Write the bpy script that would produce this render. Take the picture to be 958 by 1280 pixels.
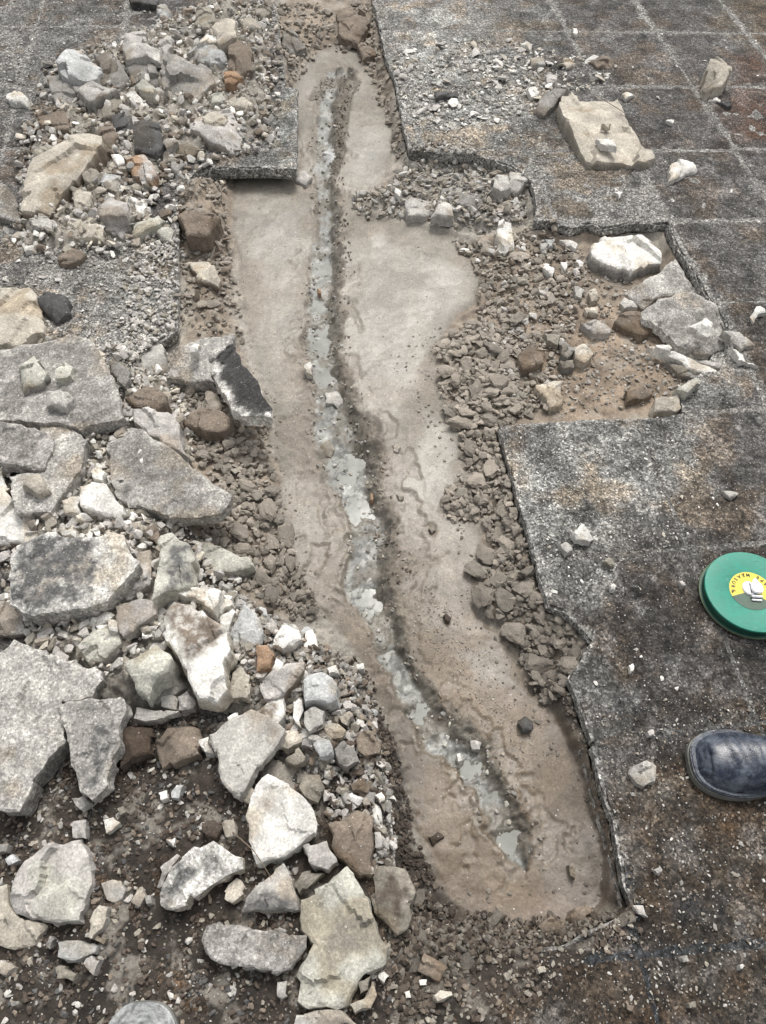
import bpy, bmesh, math, random
import numpy as np
from mathutils import Vector, Matrix, noise as mnoise
from mathutils.geometry import delaunay_2d_cdt, intersect_point_tri_2d
sc = bpy.context.scene
for o in list(bpy.data.objects): bpy.data.objects.remove(o)
R = math.radians
# ------------------------------------------------------------------ camera, sky, sun, exposure
CAM_H, PITCH, FPX, CX, CY = 1.45, 56.0, 961.0, 479.0, 640.0
cam_d = bpy.data.cameras.new('camera'); cam = bpy.data.objects.new('camera', cam_d)
sc.collection.objects.link(cam); sc.camera = cam
cam.location = (0, 0, CAM_H); cam.rotation_euler = (R(90 - PITCH), 0, 0)
cam_d.sensor_fit = 'VERTICAL'; cam_d.sensor_height = 24; cam_d.lens = 24 * FPX / 1280
cam_d.clip_start = 0.02; cam_d.clip_end = 500
SUN_EL, SUN_AZ = 58.0, 14.0            # high sun behind thin cloud, ahead and slightly right of the viewer
w = bpy.data.worlds.new('World'); sc.world = w; w.use_nodes = True
nt = w.node_tree; nt.nodes.clear()
sky = nt.nodes.new('ShaderNodeTexSky'); sky.sky_type = 'NISHITA'; sky.sun_disc = False
sky.sun_elevation = R(SUN_EL); sky.sun_rotation = R(SUN_AZ); sky.dust_density = 4
hs = nt.nodes.new('ShaderNodeHueSaturation'); hs.inputs['Saturation'].default_value = 0.12
bg = nt.nodes.new('ShaderNodeBackground'); bg.inputs[1].default_value = 0.142
wo = nt.nodes.new('ShaderNodeOutputWorld')
nt.links.new(sky.outputs[0], hs.inputs['Color']); nt.links.new(hs.outputs[0], bg.inputs[0]); nt.links.new(bg.outputs[0], wo.inputs[0])
sd = bpy.data.lights.new('sun', 'SUN'); sd.energy = 1.5; sd.angle = R(18); sd.color = (1, .955, .895)
sun = bpy.data.objects.new('sun', sd); sc.collection.objects.link(sun)
az, el = R(SUN_AZ), R(SUN_EL)
sdir = Vector((math.sin(az) * math.cos(el), math.cos(az) * math.cos(el), math.sin(el)))
sun.rotation_euler = (-sdir).to_track_quat('-Z', 'Y').to_euler()
sc.view_settings.view_transform = 'Standard'; sc.view_settings.look = 'None'
sc.view_settings.exposure = 0.42; sc.view_settings.gamma = 1
sc.view_settings.use_curve_mapping = False

# ------------------------------------------------------------------ measuring helpers
ct, st_ = math.cos(R(90 - PITCH)), math.sin(R(90 - PITCH))
def ray(px, py):
    X, Y = (px - CX) / FPX, -(py - CY) / FPX
    return X, Y * ct + st_, Y * st_ - ct
def at(px, py, z=0.0):
    dx, dy, dz = ray(px, py); t = (z - CAM_H) / dz
    return dx * t, dy * t
def at_plane(px, py, c, g):
    """point of the sight line on the plane z = c.z + g.(p-c)"""
    dx, dy, dz = ray(px, py)
    t = (c[2] - g[0] * c[0] - g[1] * c[1] - CAM_H) / (dz - g[0] * dx - g[1] * dy)
    return dx * t, dy * t
def to_px(x, y, z):
    zz = z - CAM_H
    yc = y * ct + zz * st_; zc = -y * st_ + zz * ct
    return CX + FPX * x / (-zc), CY - FPX * yc / (-zc)
def W_(pts, z=0.0): return np.array([at(p[0], p[1], z) for p in pts])

def _h(ix, iy, s):
    n = (ix.astype(np.int64) * 374761393 + iy.astype(np.int64) * 668265263 + s * 1274126177) & 0xFFFFFFFF
    n = ((n ^ (n >> 13)) * 1274126177) & 0xFFFFFFFF
    return ((n ^ (n >> 16)) & 0xFFFFFF) / float(0xFFFFFF)
def vn(x, y, s=0):
    x = np.asarray(x, float); y = np.asarray(y, float)
    ix, iy = np.floor(x), np.floor(y); fx, fy = x - ix, y - iy
    fx = fx * fx * (3 - 2 * fx); fy = fy * fy * (3 - 2 * fy)
    a, b, c, d = _h(ix, iy, s), _h(ix + 1, iy, s), _h(ix, iy + 1, s), _h(ix + 1, iy + 1, s)
    return (a * (1 - fx) + b * fx) * (1 - fy) + (c * (1 - fx) + d * fx) * fy
def fbm(x, y, f, s=0, o=4, g=.5):
    r = 0; a = 1; t = 0
    x = np.asarray(x, float); y = np.asarray(y, float)
    for k in range(o):
        r = r + a * vn(x * f + 17.3 * k, y * f - 9.1 * k, s + k); t += a; a *= g; f *= 2.03
    return r / t
def sdf(px, py, poly):
    """signed distance (inside > 0) to a closed polygon, vectorised"""
    best = np.full(px.shape, 1e9); ins = np.zeros(px.shape, bool)
    n = len(poly)
    for i in range(n):
        ax, ay = poly[i]; bx, by = poly[(i + 1) % n]
        ex, ey = bx - ax, by - ay; L = ex * ex + ey * ey + 1e-12
        t = np.clip(((px - ax) * ex + (py - ay) * ey) / L, 0, 1)
        d = (px - ax - t * ex) ** 2 + (py - ay - t * ey) ** 2
        best = np.minimum(best, d)
        c = ((ay > py) != (by > py))
        with np.errstate(divide='ignore', invalid='ignore'):
            xi = (bx - ax) * (py - ay) / (by - ay if by != ay else 1e-12) + ax
        ins ^= c & (px < xi)
    return np.where(ins, 1, -1) * np.sqrt(best)
def sm(e0, e1, x):
    t = np.clip((x - e0) / (e1 - e0), 0, 1); return t * t * (3 - 2 * t)
def inside(x, y, poly):
    c = False; n = len(poly); j = n - 1
    for i in range(n):
        if (poly[i][1] > y) != (poly[j][1] > y) and x < (poly[j][0] - poly[i][0]) * (y - poly[i][1]) / (poly[j][1] - poly[i][1]) + poly[i][0]: c = not c
        j = i
    return c

# ------------------------------------------------------------------ object helpers
def link(name, me, mat=None, parent=None):
    o = bpy.data.objects.new(name, me); sc.collection.objects.link(o)
    if mat and me is not None and not me.materials: me.materials.append(mat)
    if parent: o.parent = parent
    return o
def tag(o, label=None, cat=None, group=None, kind=None):
    if label: o['label'] = label
    if cat: o['category'] = cat
    if group: o['group'] = group
    if kind: o['kind'] = kind
    return o
def mesh_np(name, V, F, mat=None, col=None, smooth=True, extra=None):
    """mesh from numpy arrays, F (n,3) or (n,4)"""
    me = bpy.data.meshes.new(name); k = F.shape[1]
    me.vertices.add(len(V)); me.vertices.foreach_set('co', np.asarray(V, np.float32).ravel())
    me.loops.add(F.size); me.loops.foreach_set('vertex_index', F.astype(np.int32).ravel())
    me.polygons.add(len(F)); me.polygons.foreach_set('loop_start', np.arange(0, F.size, k, dtype=np.int32))
    me.polygons.foreach_set('use_smooth', np.full(len(F), smooth))
    me.update(calc_edges=True)
    if col is not None:
        a = me.color_attributes.new('Col', 'FLOAT_COLOR', 'POINT')
        c = np.ones((len(V), 4), np.float32); c[:, :col.shape[1]] = col; a.data.foreach_set('color', c.ravel())
    if extra:
        for n_, v_ in extra.items():
            a = me.attributes.new(n_, 'FLOAT', 'POINT'); a.data.foreach_set('value', np.asarray(v_, np.float32))
    if mat: me.materials.append(mat)
    return me

# ------------------------------------------------------------------ materials
def new_mat(name):
    m = bpy.data.materials.new(name); m.use_nodes = True; t = m.node_tree
    p = t.nodes['Principled BSDF']; return m, t, p
def N(t, typ, **kw):
    n = t.nodes.new(typ)
    for k, v in kw.items():
        if k[0] == 'i' and k[1:].isdigit(): n.inputs[int(k[1:])].default_value = v
        else: setattr(n, k, v)
    return n
def ramp(t, a, b, ca, cb):
    r = t.nodes.new('ShaderNodeValToRGB'); r.color_ramp.elements[0].position = a; r.color_ramp.elements[1].position = b
    r.color_ramp.elements[0].color = (*ca, 1) if hasattr(ca, '__len__') else (ca, ca, ca, 1)
    r.color_ramp.elements[1].color = (*cb, 1) if hasattr(cb, '__len__') else (cb, cb, cb, 1); return r
def noise(t, co, scale, detail=6, rough=.6, dist=0):
    n = t.nodes.new('ShaderNodeTexNoise'); n.inputs['Scale'].default_value = scale; n.inputs['Detail'].default_value = detail
    n.inputs['Roughness'].default_value = rough; n.inputs['Distortion'].default_value = dist
    t.links.new(co, n.inputs['Vector']); return n
def mul(t, a, b, fac=1.0, typ='MULTIPLY'):
    m = t.nodes.new('ShaderNodeMix'); m.data_type = 'RGBA'; m.blend_type = typ; m.inputs[0].default_value = fac
    for s, v in ((6, a), (7, b)):
        if isinstance(v, tuple): m.inputs[s].default_value = v
        else: t.links.new(v, m.inputs[s])
    return m
def gritty(name, lo=.6, hi=1.35, specks=0.0, speck_col=(.7, .68, .64), dark=0.0, bump=.5, bdist=.004, rough=.9, wet=False,
           scale=1.0, objcol=False, sp_scale=190, coords='Object', grain=.5, pepper=0.0):
    """Col attribute x mottling, mineral grains, and fine relief"""
    m, t, p = new_mat(name); L = t.links.new
    tc = N(t, 'ShaderNodeTexCoord'); co = tc.outputs[coords]
    if objcol:   # move the pattern from piece to piece
        oi = N(t, 'ShaderNodeObjectInfo')
        va = N(t, 'ShaderNodeVectorMath', operation='SCALE'); va.inputs[0].default_value = (7, 11, 5); L(oi.outputs['Random'], va.inputs['Scale'])
        vb = N(t, 'ShaderNodeVectorMath', operation='ADD'); L(tc.outputs['Object'], vb.inputs[0]); L(va.outputs[0], vb.inputs[1]); co = vb.outputs[0]
    at_ = N(t, 'ShaderNodeAttribute', attribute_name='Col'); c = at_.outputs['Color']
    if objcol: c = mul(t, c, oi.outputs['Color']).outputs[2]
    n1 = noise(t, co, 22 * scale, 8, .68); r1 = ramp(t, .32, .70, lo, hi); L(n1.outputs[0], r1.inputs[0])
    c = mul(t, c, r1.outputs[0]).outputs[2]
    n2 = noise(t, co, 230 * scale, 4, .78); r2 = ramp(t, .32, .68, 1 - grain, 1 + grain); L(n2.outputs[0], r2.inputs[0])
    c = mul(t, c, r2.outputs[0]).outputs[2]
    if pepper > 0:
        vp = N(t, 'ShaderNodeTexVoronoi'); vp.inputs['Scale'].default_value = 230 * scale; vp.inputs['Randomness'].default_value = 1
        wv = noise(t, co, 180 * scale, 2, .6); wm_ = N(t, 'ShaderNodeVectorMath', operation='MULTIPLY_ADD'); L(wv.outputs['Color'], wm_.inputs[0]); wm_.inputs[1].default_value = (.006 / scale,) * 3; L(co, wm_.inputs[2]); L(wm_.outputs[0], vp.inputs['Vector'])
        sp = N(t, 'ShaderNodeSeparateColor'); L(vp.outputs['Color'], sp.inputs[0]); rp = ramp(t, 0, 1, 1 - pepper, 1 + pepper); L(sp.outputs[2], rp.inputs[0])
        rp.color_ramp.elements.new(.8).color = (1.0, 1.0, 1.0, 1)
        c = mul(t, c, rp.outputs[0]).outputs[2]
        n5 = noise(t, co, 75 * scale, 5, .75); r5 = ramp(t, .36, .64, 1 - pepper * .75, 1 + pepper * .6); L(n5.outputs[0], r5.inputs[0]); c = mul(t, c, r5.outputs[0]).outputs[2]
    if dark > 0:
        n4 = noise(t, co, 60 * scale, 6, .75); r4 = ramp(t, .52, .66, 0, 1); L(n4.outputs[0], r4.inputs[0])
        mm = mul(t, c, (.05, .045, .04, 1)); mf = N(t, 'ShaderNodeMath', operation='MULTIPLY', i1=dark); L(r4.outputs[0], mf.inputs[0])
        mm.blend_type = 'MIX'; L(mf.outputs[0], mm.inputs[0]); c = mm.outputs[2]
    hgt = [(n1.outputs[0], .6), (n2.outputs[0], .35)]
    if specks > 0:
        for k, (ss, thr) in enumerate(((sp_scale, .30), (sp_scale * .42, .20))):
            vo = N(t, 'ShaderNodeTexVoronoi'); vo.inputs['Scale'].default_value = ss; L(co, vo.inputs['Vector'])
            rr = ramp(t, thr * .6, thr, 1, 0); L(vo.outputs['Distance'], rr.inputs[0])
            sx = N(t, 'ShaderNodeSeparateColor'); L(vo.outputs['Color'], sx.inputs[0])
            gt = N(t, 'ShaderNodeMath', operation='GREATER_THAN', i1=1 - specks * (1 if k == 0 else .35)); L(sx.outputs[0], gt.inputs[0])
            f = N(t, 'ShaderNodeMath', operation='MULTIPLY'); L(rr.outputs[0], f.inputs[0]); L(gt.outputs[0], f.inputs[1])
            f2 = N(t, 'ShaderNodeMath', operation='MULTIPLY'); L(f.outputs[0], f2.inputs[0]); L(sx.outputs[1], f2.inputs[1])
            mm = mul(t, c, (*speck_col, 1)); mm.blend_type = 'MIX'; L(f2.outputs[0], mm.inputs[0]); c = mm.outputs[2]
            hgt.append((f.outputs[0], .25))
    L(c, p.inputs['Base Color'])
    s = None
    for o_, k_ in hgt:
        mm = N(t, 'ShaderNodeMath', operation='MULTIPLY', i1=k_); L(o_, mm.inputs[0])
        if s is None: s = mm.outputs[0]
        else:
            a = N(t, 'ShaderNodeMath', operation='ADD'); L(s, a.inputs[0]); L(mm.outputs[0], a.inputs[1]); s = a.outputs[0]
    b = N(t, 'ShaderNodeBump'); b.inputs['Strength'].default_value = bump; b.inputs['Distance'].default_value = bdist
    L(s, b.inputs['Height']); L(b.outputs[0], p.inputs['Normal'])
    if wet:
        wa = N(t, 'ShaderNodeAttribute', attribute_name='Wet')
        wn = noise(t, co, 9, 5, .6); wr = ramp(t, .35, .65, .75, 1.15); L(wn.outputs[0], wr.inputs[0])
        wm = N(t, 'ShaderNodeMath', operation='MULTIPLY'); L(wa.outputs['Fac'], wm.inputs[0]); L(wr.outputs[0], wm.inputs[1])
        mr = N(t, 'ShaderNodeMapRange'); mr.inputs['To Min'].default_value = .93; mr.inputs['To Max'].default_value = .30
        L(wm.outputs[0], mr.inputs[0]); L(mr.outputs[0], p.inputs['Roughness'])
        bs = N(t, 'ShaderNodeMapRange'); bs.inputs['To Min'].default_value = bump; bs.inputs['To Max'].default_value = bump * .42
        L(wa.outputs['Fac'], bs.inputs[0]); L(bs.outputs[0], b.inputs['Strength'])
    else: p.inputs['Roughness'].default_value = rough
    p.inputs['Specular IOR Level'].default_value = .35 if not wet else .5
    return m
def plain(name, col, rough=.5, metal=0, spec=.5, dirt=.25, bump=.1, sc_=30):
    m, t, p = new_mat(name); L = t.links.new
    tc = N(t, 'ShaderNodeTexCoord'); n = noise(t, tc.outputs['Object'], sc_, 6, .65)
    r = ramp(t, .3, .75, 1 - dirt, 1 + dirt * .4); L(n.outputs[0], r.inputs[0])
    c = mul(t, (*col, 1), r.outputs[0]); L(c.outputs[2], p.inputs['Base Color'])
    p.inputs['Roughness'].default_value = rough; p.inputs['Metallic'].default_value = metal; p.inputs['Specular IOR Level'].default_value = spec
    b = N(t, 'ShaderNodeBump'); b.inputs['Strength'].default_value = bump; b.inputs['Distance'].default_value = .002
    L(n.outputs[0], b.inputs['Height']); L(b.outputs[0], p.inputs['Normal'])
    return m
M_TERR = gritty('soil_and_mud', .90, 1.10, specks=.05, bump=.9, bdist=.006, wet=True, grain=.26, pepper=.14)
M_TILE = gritty('weathered_terrazzo_tile', .60, 1.38, specks=.26, speck_col=(.56, .55, .52), dark=.7, bump=.9, bdist=.006, sp_scale=185, grain=.62, pepper=.75)
M_BED = gritty('cement_bed', .75, 1.25, specks=.25, bump=.6, bdist=.005, grain=.4, pepper=.3)
M_ROCK = gritty('broken_stone', .72, 1.2, specks=.06, bump=.8, bdist=.005, objcol=True, grain=.30, pepper=.16)
M_AGG = gritty('broken_terrazzo_fragment', .66, 1.28, specks=.12, speck_col=(.66, .64, .60), dark=.34, bump=.9, bdist=.006, objcol=True, sp_scale=200, grain=.42, pepper=.36)
M_CLOD = gritty('dried_mud_clod', .72, 1.22, specks=.05, bump=.9, bdist=.006, objcol=True, rough=.95, grain=.28, scale=.04)
M_SMALL = gritty('small_broken_stone', .74, 1.2, specks=.0, bump=.7, bdist=.004, objcol=True, rough=.9, grain=.3, pepper=.15, scale=.03)
M_GRAV = gritty('loose_gravel', .75, 1.2, specks=.0, bump=.5, bdist=.003, grain=.35)
# ------------------------------------------------------------------ outlines read off the place (pixel positions turned into ground points)
ZF = -0.070     # trench floor
TR = W_([(400,62),(425,55),(445,57),(462,80),(470,118),(492,160),(488,200),(476,232),(445,236),(438,250),(450,268),(500,278),(545,290),(585,300),(604,335),(596,375),(565,402),(545,428),(546,470),(560,515),(576,560),(588,592),(560,612),(548,640),(572,652),(604,650),(604,700),(590,730),(602,775),(632,802),(650,850),(690,885),(728,930),(757,1000),(772,1075),(765,1130),(725,1155),(665,1168),(600,1150),(550,1098),(520,1030),(508,950),(470,860),(432,790),(392,752),(362,690),(352,640),(356,600),(342,560),(340,520),(318,440),(303,380),(300,330),(290,270),(298,222),(372,213),(372,150),(366,108)], ZF)
CH = [(436,92,9),(420,92,13),(412,125,14),(408,180,13),(408,230,13),(412,280,14),(410,320,17),(406,370,17),(405,420,18),(408,460,20),(420,500,24),(428,540,29),(437,580,33),(455,620,25),(465,660,21),(466,700,31),(462,740,26),(482,780,17),(500,830,18),(525,875,18),(555,915,23),(592,945,26),(615,985,22),(635,1030,29),(648,1060,18),(655,1082,5)]
PUD = [(322,350),(368,384),(404,436),(458,476),(566,598),(612,650),(730,766),(808,818),(872,890),(934,960),(982,1000),(1030,1058)]     # stretches with standing water
PR_px = [(466,0),(474,30),(483,75),(492,92),(497,120),(505,160),(513,188),(555,192),(590,193),(640,207),(664,226),(672,258),(667,277),(690,277),(715,285),(735,279),(757,284),(795,279),(833,278),(842,300),(868,342),(890,378),(906,402),(912,440),(900,462),(870,468),(850,488),(853,514),(800,522),(745,522),(700,525),(660,527),(622,531),(630,565),(650,640),(668,700),(686,757),(712,768),(728,784),(740,800),(730,820),(712,846),(722,872),(736,912),(755,985),(770,1050),(781,1110),(790,1130),(765,1152),(700,1180),(640,1196),(590,1215),(560,1240),(548,1290)]
PL_px = [(345,0),(352,60),(357,108),(372,110),(371,211),(330,209),(268,210),(243,216),(222,235),(223,290),(222,412),(190,430),(160,470),(170,540),(190,600),(230,650),(300,760),(380,800),(430,832),(468,900),(486,1000),(496,1100),(498,1200),(500,1290)]
def jag(poly, step=.02, amp=.004, seed=1, closed=False):
    out = []; n = len(poly)
    for i in range(n if closed else n - 1):
        a = np.array(poly[i], float); b = np.array(poly[(i + 1) % n], float); L = np.linalg.norm(b - a); k = max(1, int(L / step))
        if L > 2.0: out.append(tuple(a)); continue
        nr = np.array([-(b - a)[1], (b - a)[0]]) / max(L, 1e-6)
        for j in range(k):
            q = a + (b - a) * j / k
            d = (float(fbm(q[0] * 60, q[1] * 60, .5, seed, 3)) - .5) * 2 * amp * (1 if (j or i) else 0)
            out.append(tuple(q + nr * d))
    if not closed: out.append(tuple(poly[-1]))
    return out
PR = jag(W_(PR_px), .010, .007, 3) ; PR = [(at(466, 0)[0] - .08, 6.0)] + PR + [(PR[-1][0], -1.5), (4.5, -1.5), (4.5, 6.0)]
PL = jag(W_(PL_px), .014, .0045, 4) ; PL = [(at(345, 0)[0] - .25, 6.0)] + PL + [(PL[-1][0], -1.5), (-4.5, -1.5), (-4.5, 6.0)]
MOUND = [W_(p) for p in (
 [(0,235),(30,150),(70,75),(160,45),(235,5),(300,-20),(345,-20),(356,60),(351,110),(350,172),(300,190),(262,199),(236,218),(208,250),(214,300),(150,320),(60,330),(0,335)],
 [(196,222),(262,212),(284,216),(284,262),(276,300),(226,302),(212,262)],
 [(0,440),(60,425),(190,432),(230,500),(252,580),(240,650),(290,720),(380,790),(440,840),(470,920),(480,1040),(440,1100),(390,1060),(330,960),(250,920),(150,940),(60,960),(0,900)])]
HOLE = W_([(520,200),(590,205),(640,215),(655,235),(660,270),(720,290),(770,290),(828,285),(850,330),(860,370),(905,410),(905,455),(860,470),(845,515),(745,520),(650,525),(600,420),(600,300),(560,280),(505,262),(500,230)], -.04)
# region polygons for the colour of the soil (what it is made of), later ones lie over earlier ones
C_MUD, C_CLAY, C_DARK, C_DUST, C_BLACK = (.272,.245,.203), (.262,.217,.170), (.060,.048,.038), (.345,.318,.275), (.045,.036,.030)
ZONES = [
 (C_DUST, .05, [(-60,-40),(1010,-40),(1010,1290),(-60,1290)]),
 (C_CLAY, .03, [(222,215),(300,215),(300,420),(350,600),(400,760),(330,780),(240,690),(225,600),(250,480),(222,420)]),
 (C_CLAY, .03, [(350,-20),(475,-20),(500,190),(480,240),(455,120),(440,60),(400,60),(365,110),(350,60)]),
 (C_CLAY, .03, [(560,300),(660,280),(830,300),(870,400),(860,520),(640,540),(700,760),(720,860),(770,1100),(800,1150),(640,1200),(500,1280),(500,1100),(520,1050),(600,1150),(760,1140),(740,950),(640,840),(590,720),(600,600),(540,440)]),
 ((.30,.235,.175), .03, [(640,420),(760,360),(840,420),(850,510),(690,520)]),
 ((.30,.29,.265), .03, [(500,190),(640,205),(660,270),(600,280),(530,240)]),
 (C_DARK, .03, [(0,1000),(130,900),(250,900),(330,960),(400,1060),(430,840),(480,880),(520,1040),(600,1160),(770,1150),(800,1290),(-40,1290),(-40,1000)]),
 (C_DARK, .03, [(655,850),(730,850),(775,1060),(780,1140),(740,1150),(765,1080),(740,960)]),
 (C_MUD, .012, None),
]
COVER = [W_(p) for p in ([(-80,960),(130,880),(300,900),(430,1000),(470,1120),(490,1300),(330,1420),(-80,1420)],
  [(470,1120),(560,1150),(660,1175),(770,1135),(815,1130),(800,1165),(720,1215),(650,1250),(620,1300),(470,1300)])]
CH2 = [(392,122,6),(402,106,7),(418,95,6),(434,92,7),(445,102,6),(436,118,5),(430,150,6),(425,185,6),(420,215,5)]
def seg_field(X, Y):
    """distance to the channel's centre line over its half width there, and the image row reached"""
    best = np.full(X.shape, 9.0); row = np.zeros(X.shape); side = np.zeros(X.shape)
    for (a, b) in zip(CH[:-1], CH[1:]):
        A, B = np.array(at(a[0], a[1], ZF)), np.array(at(b[0], b[1], ZF))
        wa = at(a[0] + a[2], a[1], ZF)[0] - A[0]; wb = at(b[0] + b[2], b[1], ZF)[0] - B[0]
        e = B - A; t = np.clip(((X - A[0]) * e[0] + (Y - A[1]) * e[1]) / (e @ e), 0, 1)
        qx, qy = X - A[0] - t * e[0], Y - A[1] - t * e[1]
        d = np.hypot(qx, qy) / (wa + (wb - wa) * t)
        m = d < best; best = np.where(m, d, best); row = np.where(m, a[1] + (b[1] - a[1]) * t, row); side = np.where(m, np.sign(qx), side)
    return best, row, side
ZW = ZF - .019
FILMS = [[(305,235),(375,240),(385,330),(350,345),(308,300)],[(470,290),(560,300),(575,370),(540,440),(500,480),(450,420),(445,330)],[(430,150),(480,150),(480,215),(440,225)],[(520,500),(560,540),(570,620),(530,640),(500,580)],[(560,820),(620,815),(640,850),(590,860)]]
UPZ = W_([(508,192),(560,198),(650,228),(664,270),(600,272),(530,250),(505,225)])
def build_terrain():
    yf = [-.62]
    while yf[-1] < 4.6: yf.append(yf[-1] + .0026 + .0019 * max(0, yf[-1]) ** 1.15)
    ys = np.array([-100, -20, -4, -1.2] + yf + [5.2, 6.5, 10, 30, 120])
    s = np.concatenate([[-60, -8, -2, -1.15], np.linspace(-1, 1, 640), [1.15, 2, 8, 60]])
    Wd = .80 + .36 * np.clip(ys, 0, 6)
    X = s[None, :] * Wd[:, None]; Y = np.repeat(ys[:, None], len(s), 1)
    near = (np.abs(s)[None, :] <= 1.2) & (Y > -1) & (Y < 5.5)
    wx = X + (fbm(X, Y, 14, 5, 4) - .5) * .03; wy = Y + (fbm(X, Y, 14, 9, 4) - .5) * .03
    dT = sdf(wx, wy, TR)
    lump = fbm(X, Y, 26, 21, 4, .55) - .5; fine = fbm(X, Y, 130, 31, 3, .6) - .5
    base = -.047 + lump * .008 + fine * .006
    rough_z = ZF + np.clip(-dT * .28, 0, .028) + lump * .022 + np.abs(fbm(X, Y, 60, 41, 3) - .5) * .022 - .004
    H = np.where(dT > -.16, rough_z, base); H = H + (base - H) * sm(.06, .2, -dT)
    dh = sdf(wx, wy, HOLE); H = np.where(dh > 0, np.maximum(H, -.058 + lump * .03 + fine * .012), H)
    tt = fbm(X, Y, 5.5, 55, 4) * 9; tt = np.floor(tt) + sm(.35, .65, tt - np.floor(tt))
    smear = fbm(X + Y * .13, Y * .22, 34, 57, 3)
    dP = np.maximum(sdf(X, Y, np.array([p for p in PR])), -9); bankz = -.030 - .05 * sm(0, .055, -dP) + lump * .018; H = np.where((dP < 0) & (dP > -.09), np.maximum(H, bankz), H)
    up_ = sdf(wx, wy, UPZ); H = np.maximum(H, np.where(up_ > -.02, -.034 - .03 * sm(.05, -.02, up_) + lump * .03, -9))
    floor = ZF + (fbm(X, Y, 7, 51, 3) - .5) * .010 + tt * .0011 - .005 + (fbm(X, Y, 30, 52, 3) - .5) * .003 + (smear - .5) * .0028 * sm(.45, .6, fbm(X, Y, 4, 58, 2)) + fine * .0011
    edg = (fbm(X, Y, 45, 59, 3) - .5) * .03 - .03 * sm(-.035, -.0, dP); H = H + (floor - H) * sm(-.010, .010, dT + edg)
    mo = np.zeros_like(H)
    for m in MOUND:
        d = sdf(wx, wy, m); mo = np.maximum(mo, sm(-.03, .12, d))
    mm = mo * (.070 + lump * .045 + fine * .016)
    outT = sm(.0, -.03, dT)
    H = H + mm * outT
    # thin soil cover that hides the joints
    cov = np.zeros_like(H)
    for m_ in COVER: cov = np.maximum(cov, sm(-.03, .05, sdf(wx, wy, m_)))
    H = H + (np.maximum(H, .0005 + (lump + .12) * .016 + fine * .007) - H) * (cov > .5) * (outT > .99)
    # crack channel
    cw = 1.13 + (fbm(X, Y, 11, 61, 5, .6) - .47) * 1.35 + (fbm(X, Y, 34, 64, 3, .6) - .5) * .5
    cd, row, side = seg_field(X + (fbm(X, Y, 45, 62, 3) - .5) * .014, Y + (fbm(X, Y, 45, 63, 3) - .5) * .014)
    cd = cd / cw
    pud = np.zeros_like(H)
    for a, b in PUD: pud = np.maximum(pud, sm(a - 8, a + 8, row) * sm(b + 8, b - 8, row))
    bedn = fbm(X, Y, 38, 71, 4, .6)
    sgn = cd * side + (fbm(X, Y, 22, 76, 3) - .5) * .7
    wall = sm(.15, .85, sgn); rg = np.abs(fbm(X * 2.0, Y * .8, 75, 77, 4, .65) - .5); st2 = fbm(X, Y, 30, 79, 4, .6) * 5; st2 = (np.floor(st2) + sm(.4, .6, st2 - np.floor(st2))) / 5; wl = wall * (.005 + rg * .032 + st2 * .018)
    bed = ZW + .0040 + (bedn - .5) * .020 + (np.abs(fbm(X, Y, 95, 72, 3, .6) - .5)) * .012 - pud * (.0085 - np.abs(bedn - .5) * .014) + wl + sm(-.5, -1.0, sgn) * .006
    cdr = cd; prof = sm(1.10, .88, cd)
    brk = sm(2.1, 1.9, cd + (fbm(X, Y, 24, 65, 4, .6) - .5) * 1.1) * sm(.50, .53, fbm(X, Y, 12, 66, 4, .6)) * near
    H = H - brk * (.0045 + (fbm(X, Y, 70, 67, 3) - .5) * .004) * (dT > 0)
    gd = np.full(X.shape, 9.0)
    for (a, b) in zip(CH2[:-1], CH2[1:]):
        A_, B_ = np.array(at(a[0], a[1], ZF)), np.array(at(b[0], b[1], ZF)); e_ = B_ - A_
        t_ = np.clip(((X - A_[0]) * e_[0] + (Y - A_[1]) * e_[1]) / (e_ @ e_), 0, 1); wv_ = (a[2] + (b[2] - a[2]) * t_) / 330.0
        gd = np.minimum(gd, np.hypot(X - A_[0] - t_ * e_[0] + (fbm(X, Y, 40, 68, 3) - .5) * .012, Y - A_[1] - t_ * e_[1] + (fbm(X, Y, 40, 69, 3) - .5) * .012) / wv_)
    groove = sm(1.25, .6, gd); H = H - groove * .010
    lip = np.exp(-((cd - 1.22) / .13) ** 2) * (.0015 + .009 * np.abs(fbm(X, Y, 70, 74, 3, .6) - .5) * 2) * sm(.40, .48, fbm(X, Y, 22, 73, 3))
    H = H + (bed - H) * prof + lip * near
    H = np.where(near, H, -.047); H = np.where(near | (np.abs(s)[None, :] < 3), H, -.047)
    # colour
    px, py = to_px(X, Y, np.full(X.shape, -.04)); px = np.where(near, px, -500); py = np.where(near, py, 600)
    px = px + (fbm(X, Y, 9, 81, 4) - .5) * 70; py = py + (fbm(X, Y, 9, 85, 4) - .5) * 60
    col = np.zeros(X.shape + (3,)); col[:] = C_DUST
    for c, soft, poly in ZONES:
        if poly is None: wgt = sm(-.014, .010, dT + (fbm(X, Y, 40, 90, 3) - .5) * .02)
        else: wgt = sm(-14, 14, sdf(px, py, poly))
        col += (np.array(c) - col) * wgt[..., None]
    # mud tone: pale films and warmer streaks
    mud = sm(-.014, .010, dT)
    pale = sm(.52, .68, fbm(X, Y, 6, 101, 4)); warm = sm(.50, .66, fbm(X * 1.6, Y * .6, 11, 104, 4))
    col += (np.array((.33,.30,.258)) - col) * (mud * pale * .25)[..., None]
    col += (np.array((.268,.229,.183)) - col) * (mud * warm * .45)[..., None]
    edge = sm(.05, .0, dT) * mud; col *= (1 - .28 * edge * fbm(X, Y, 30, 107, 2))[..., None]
    low = sm(540, 960, py) * mud; col += (col * np.array((.73,.63,.53)) - col) * low[..., None]
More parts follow.
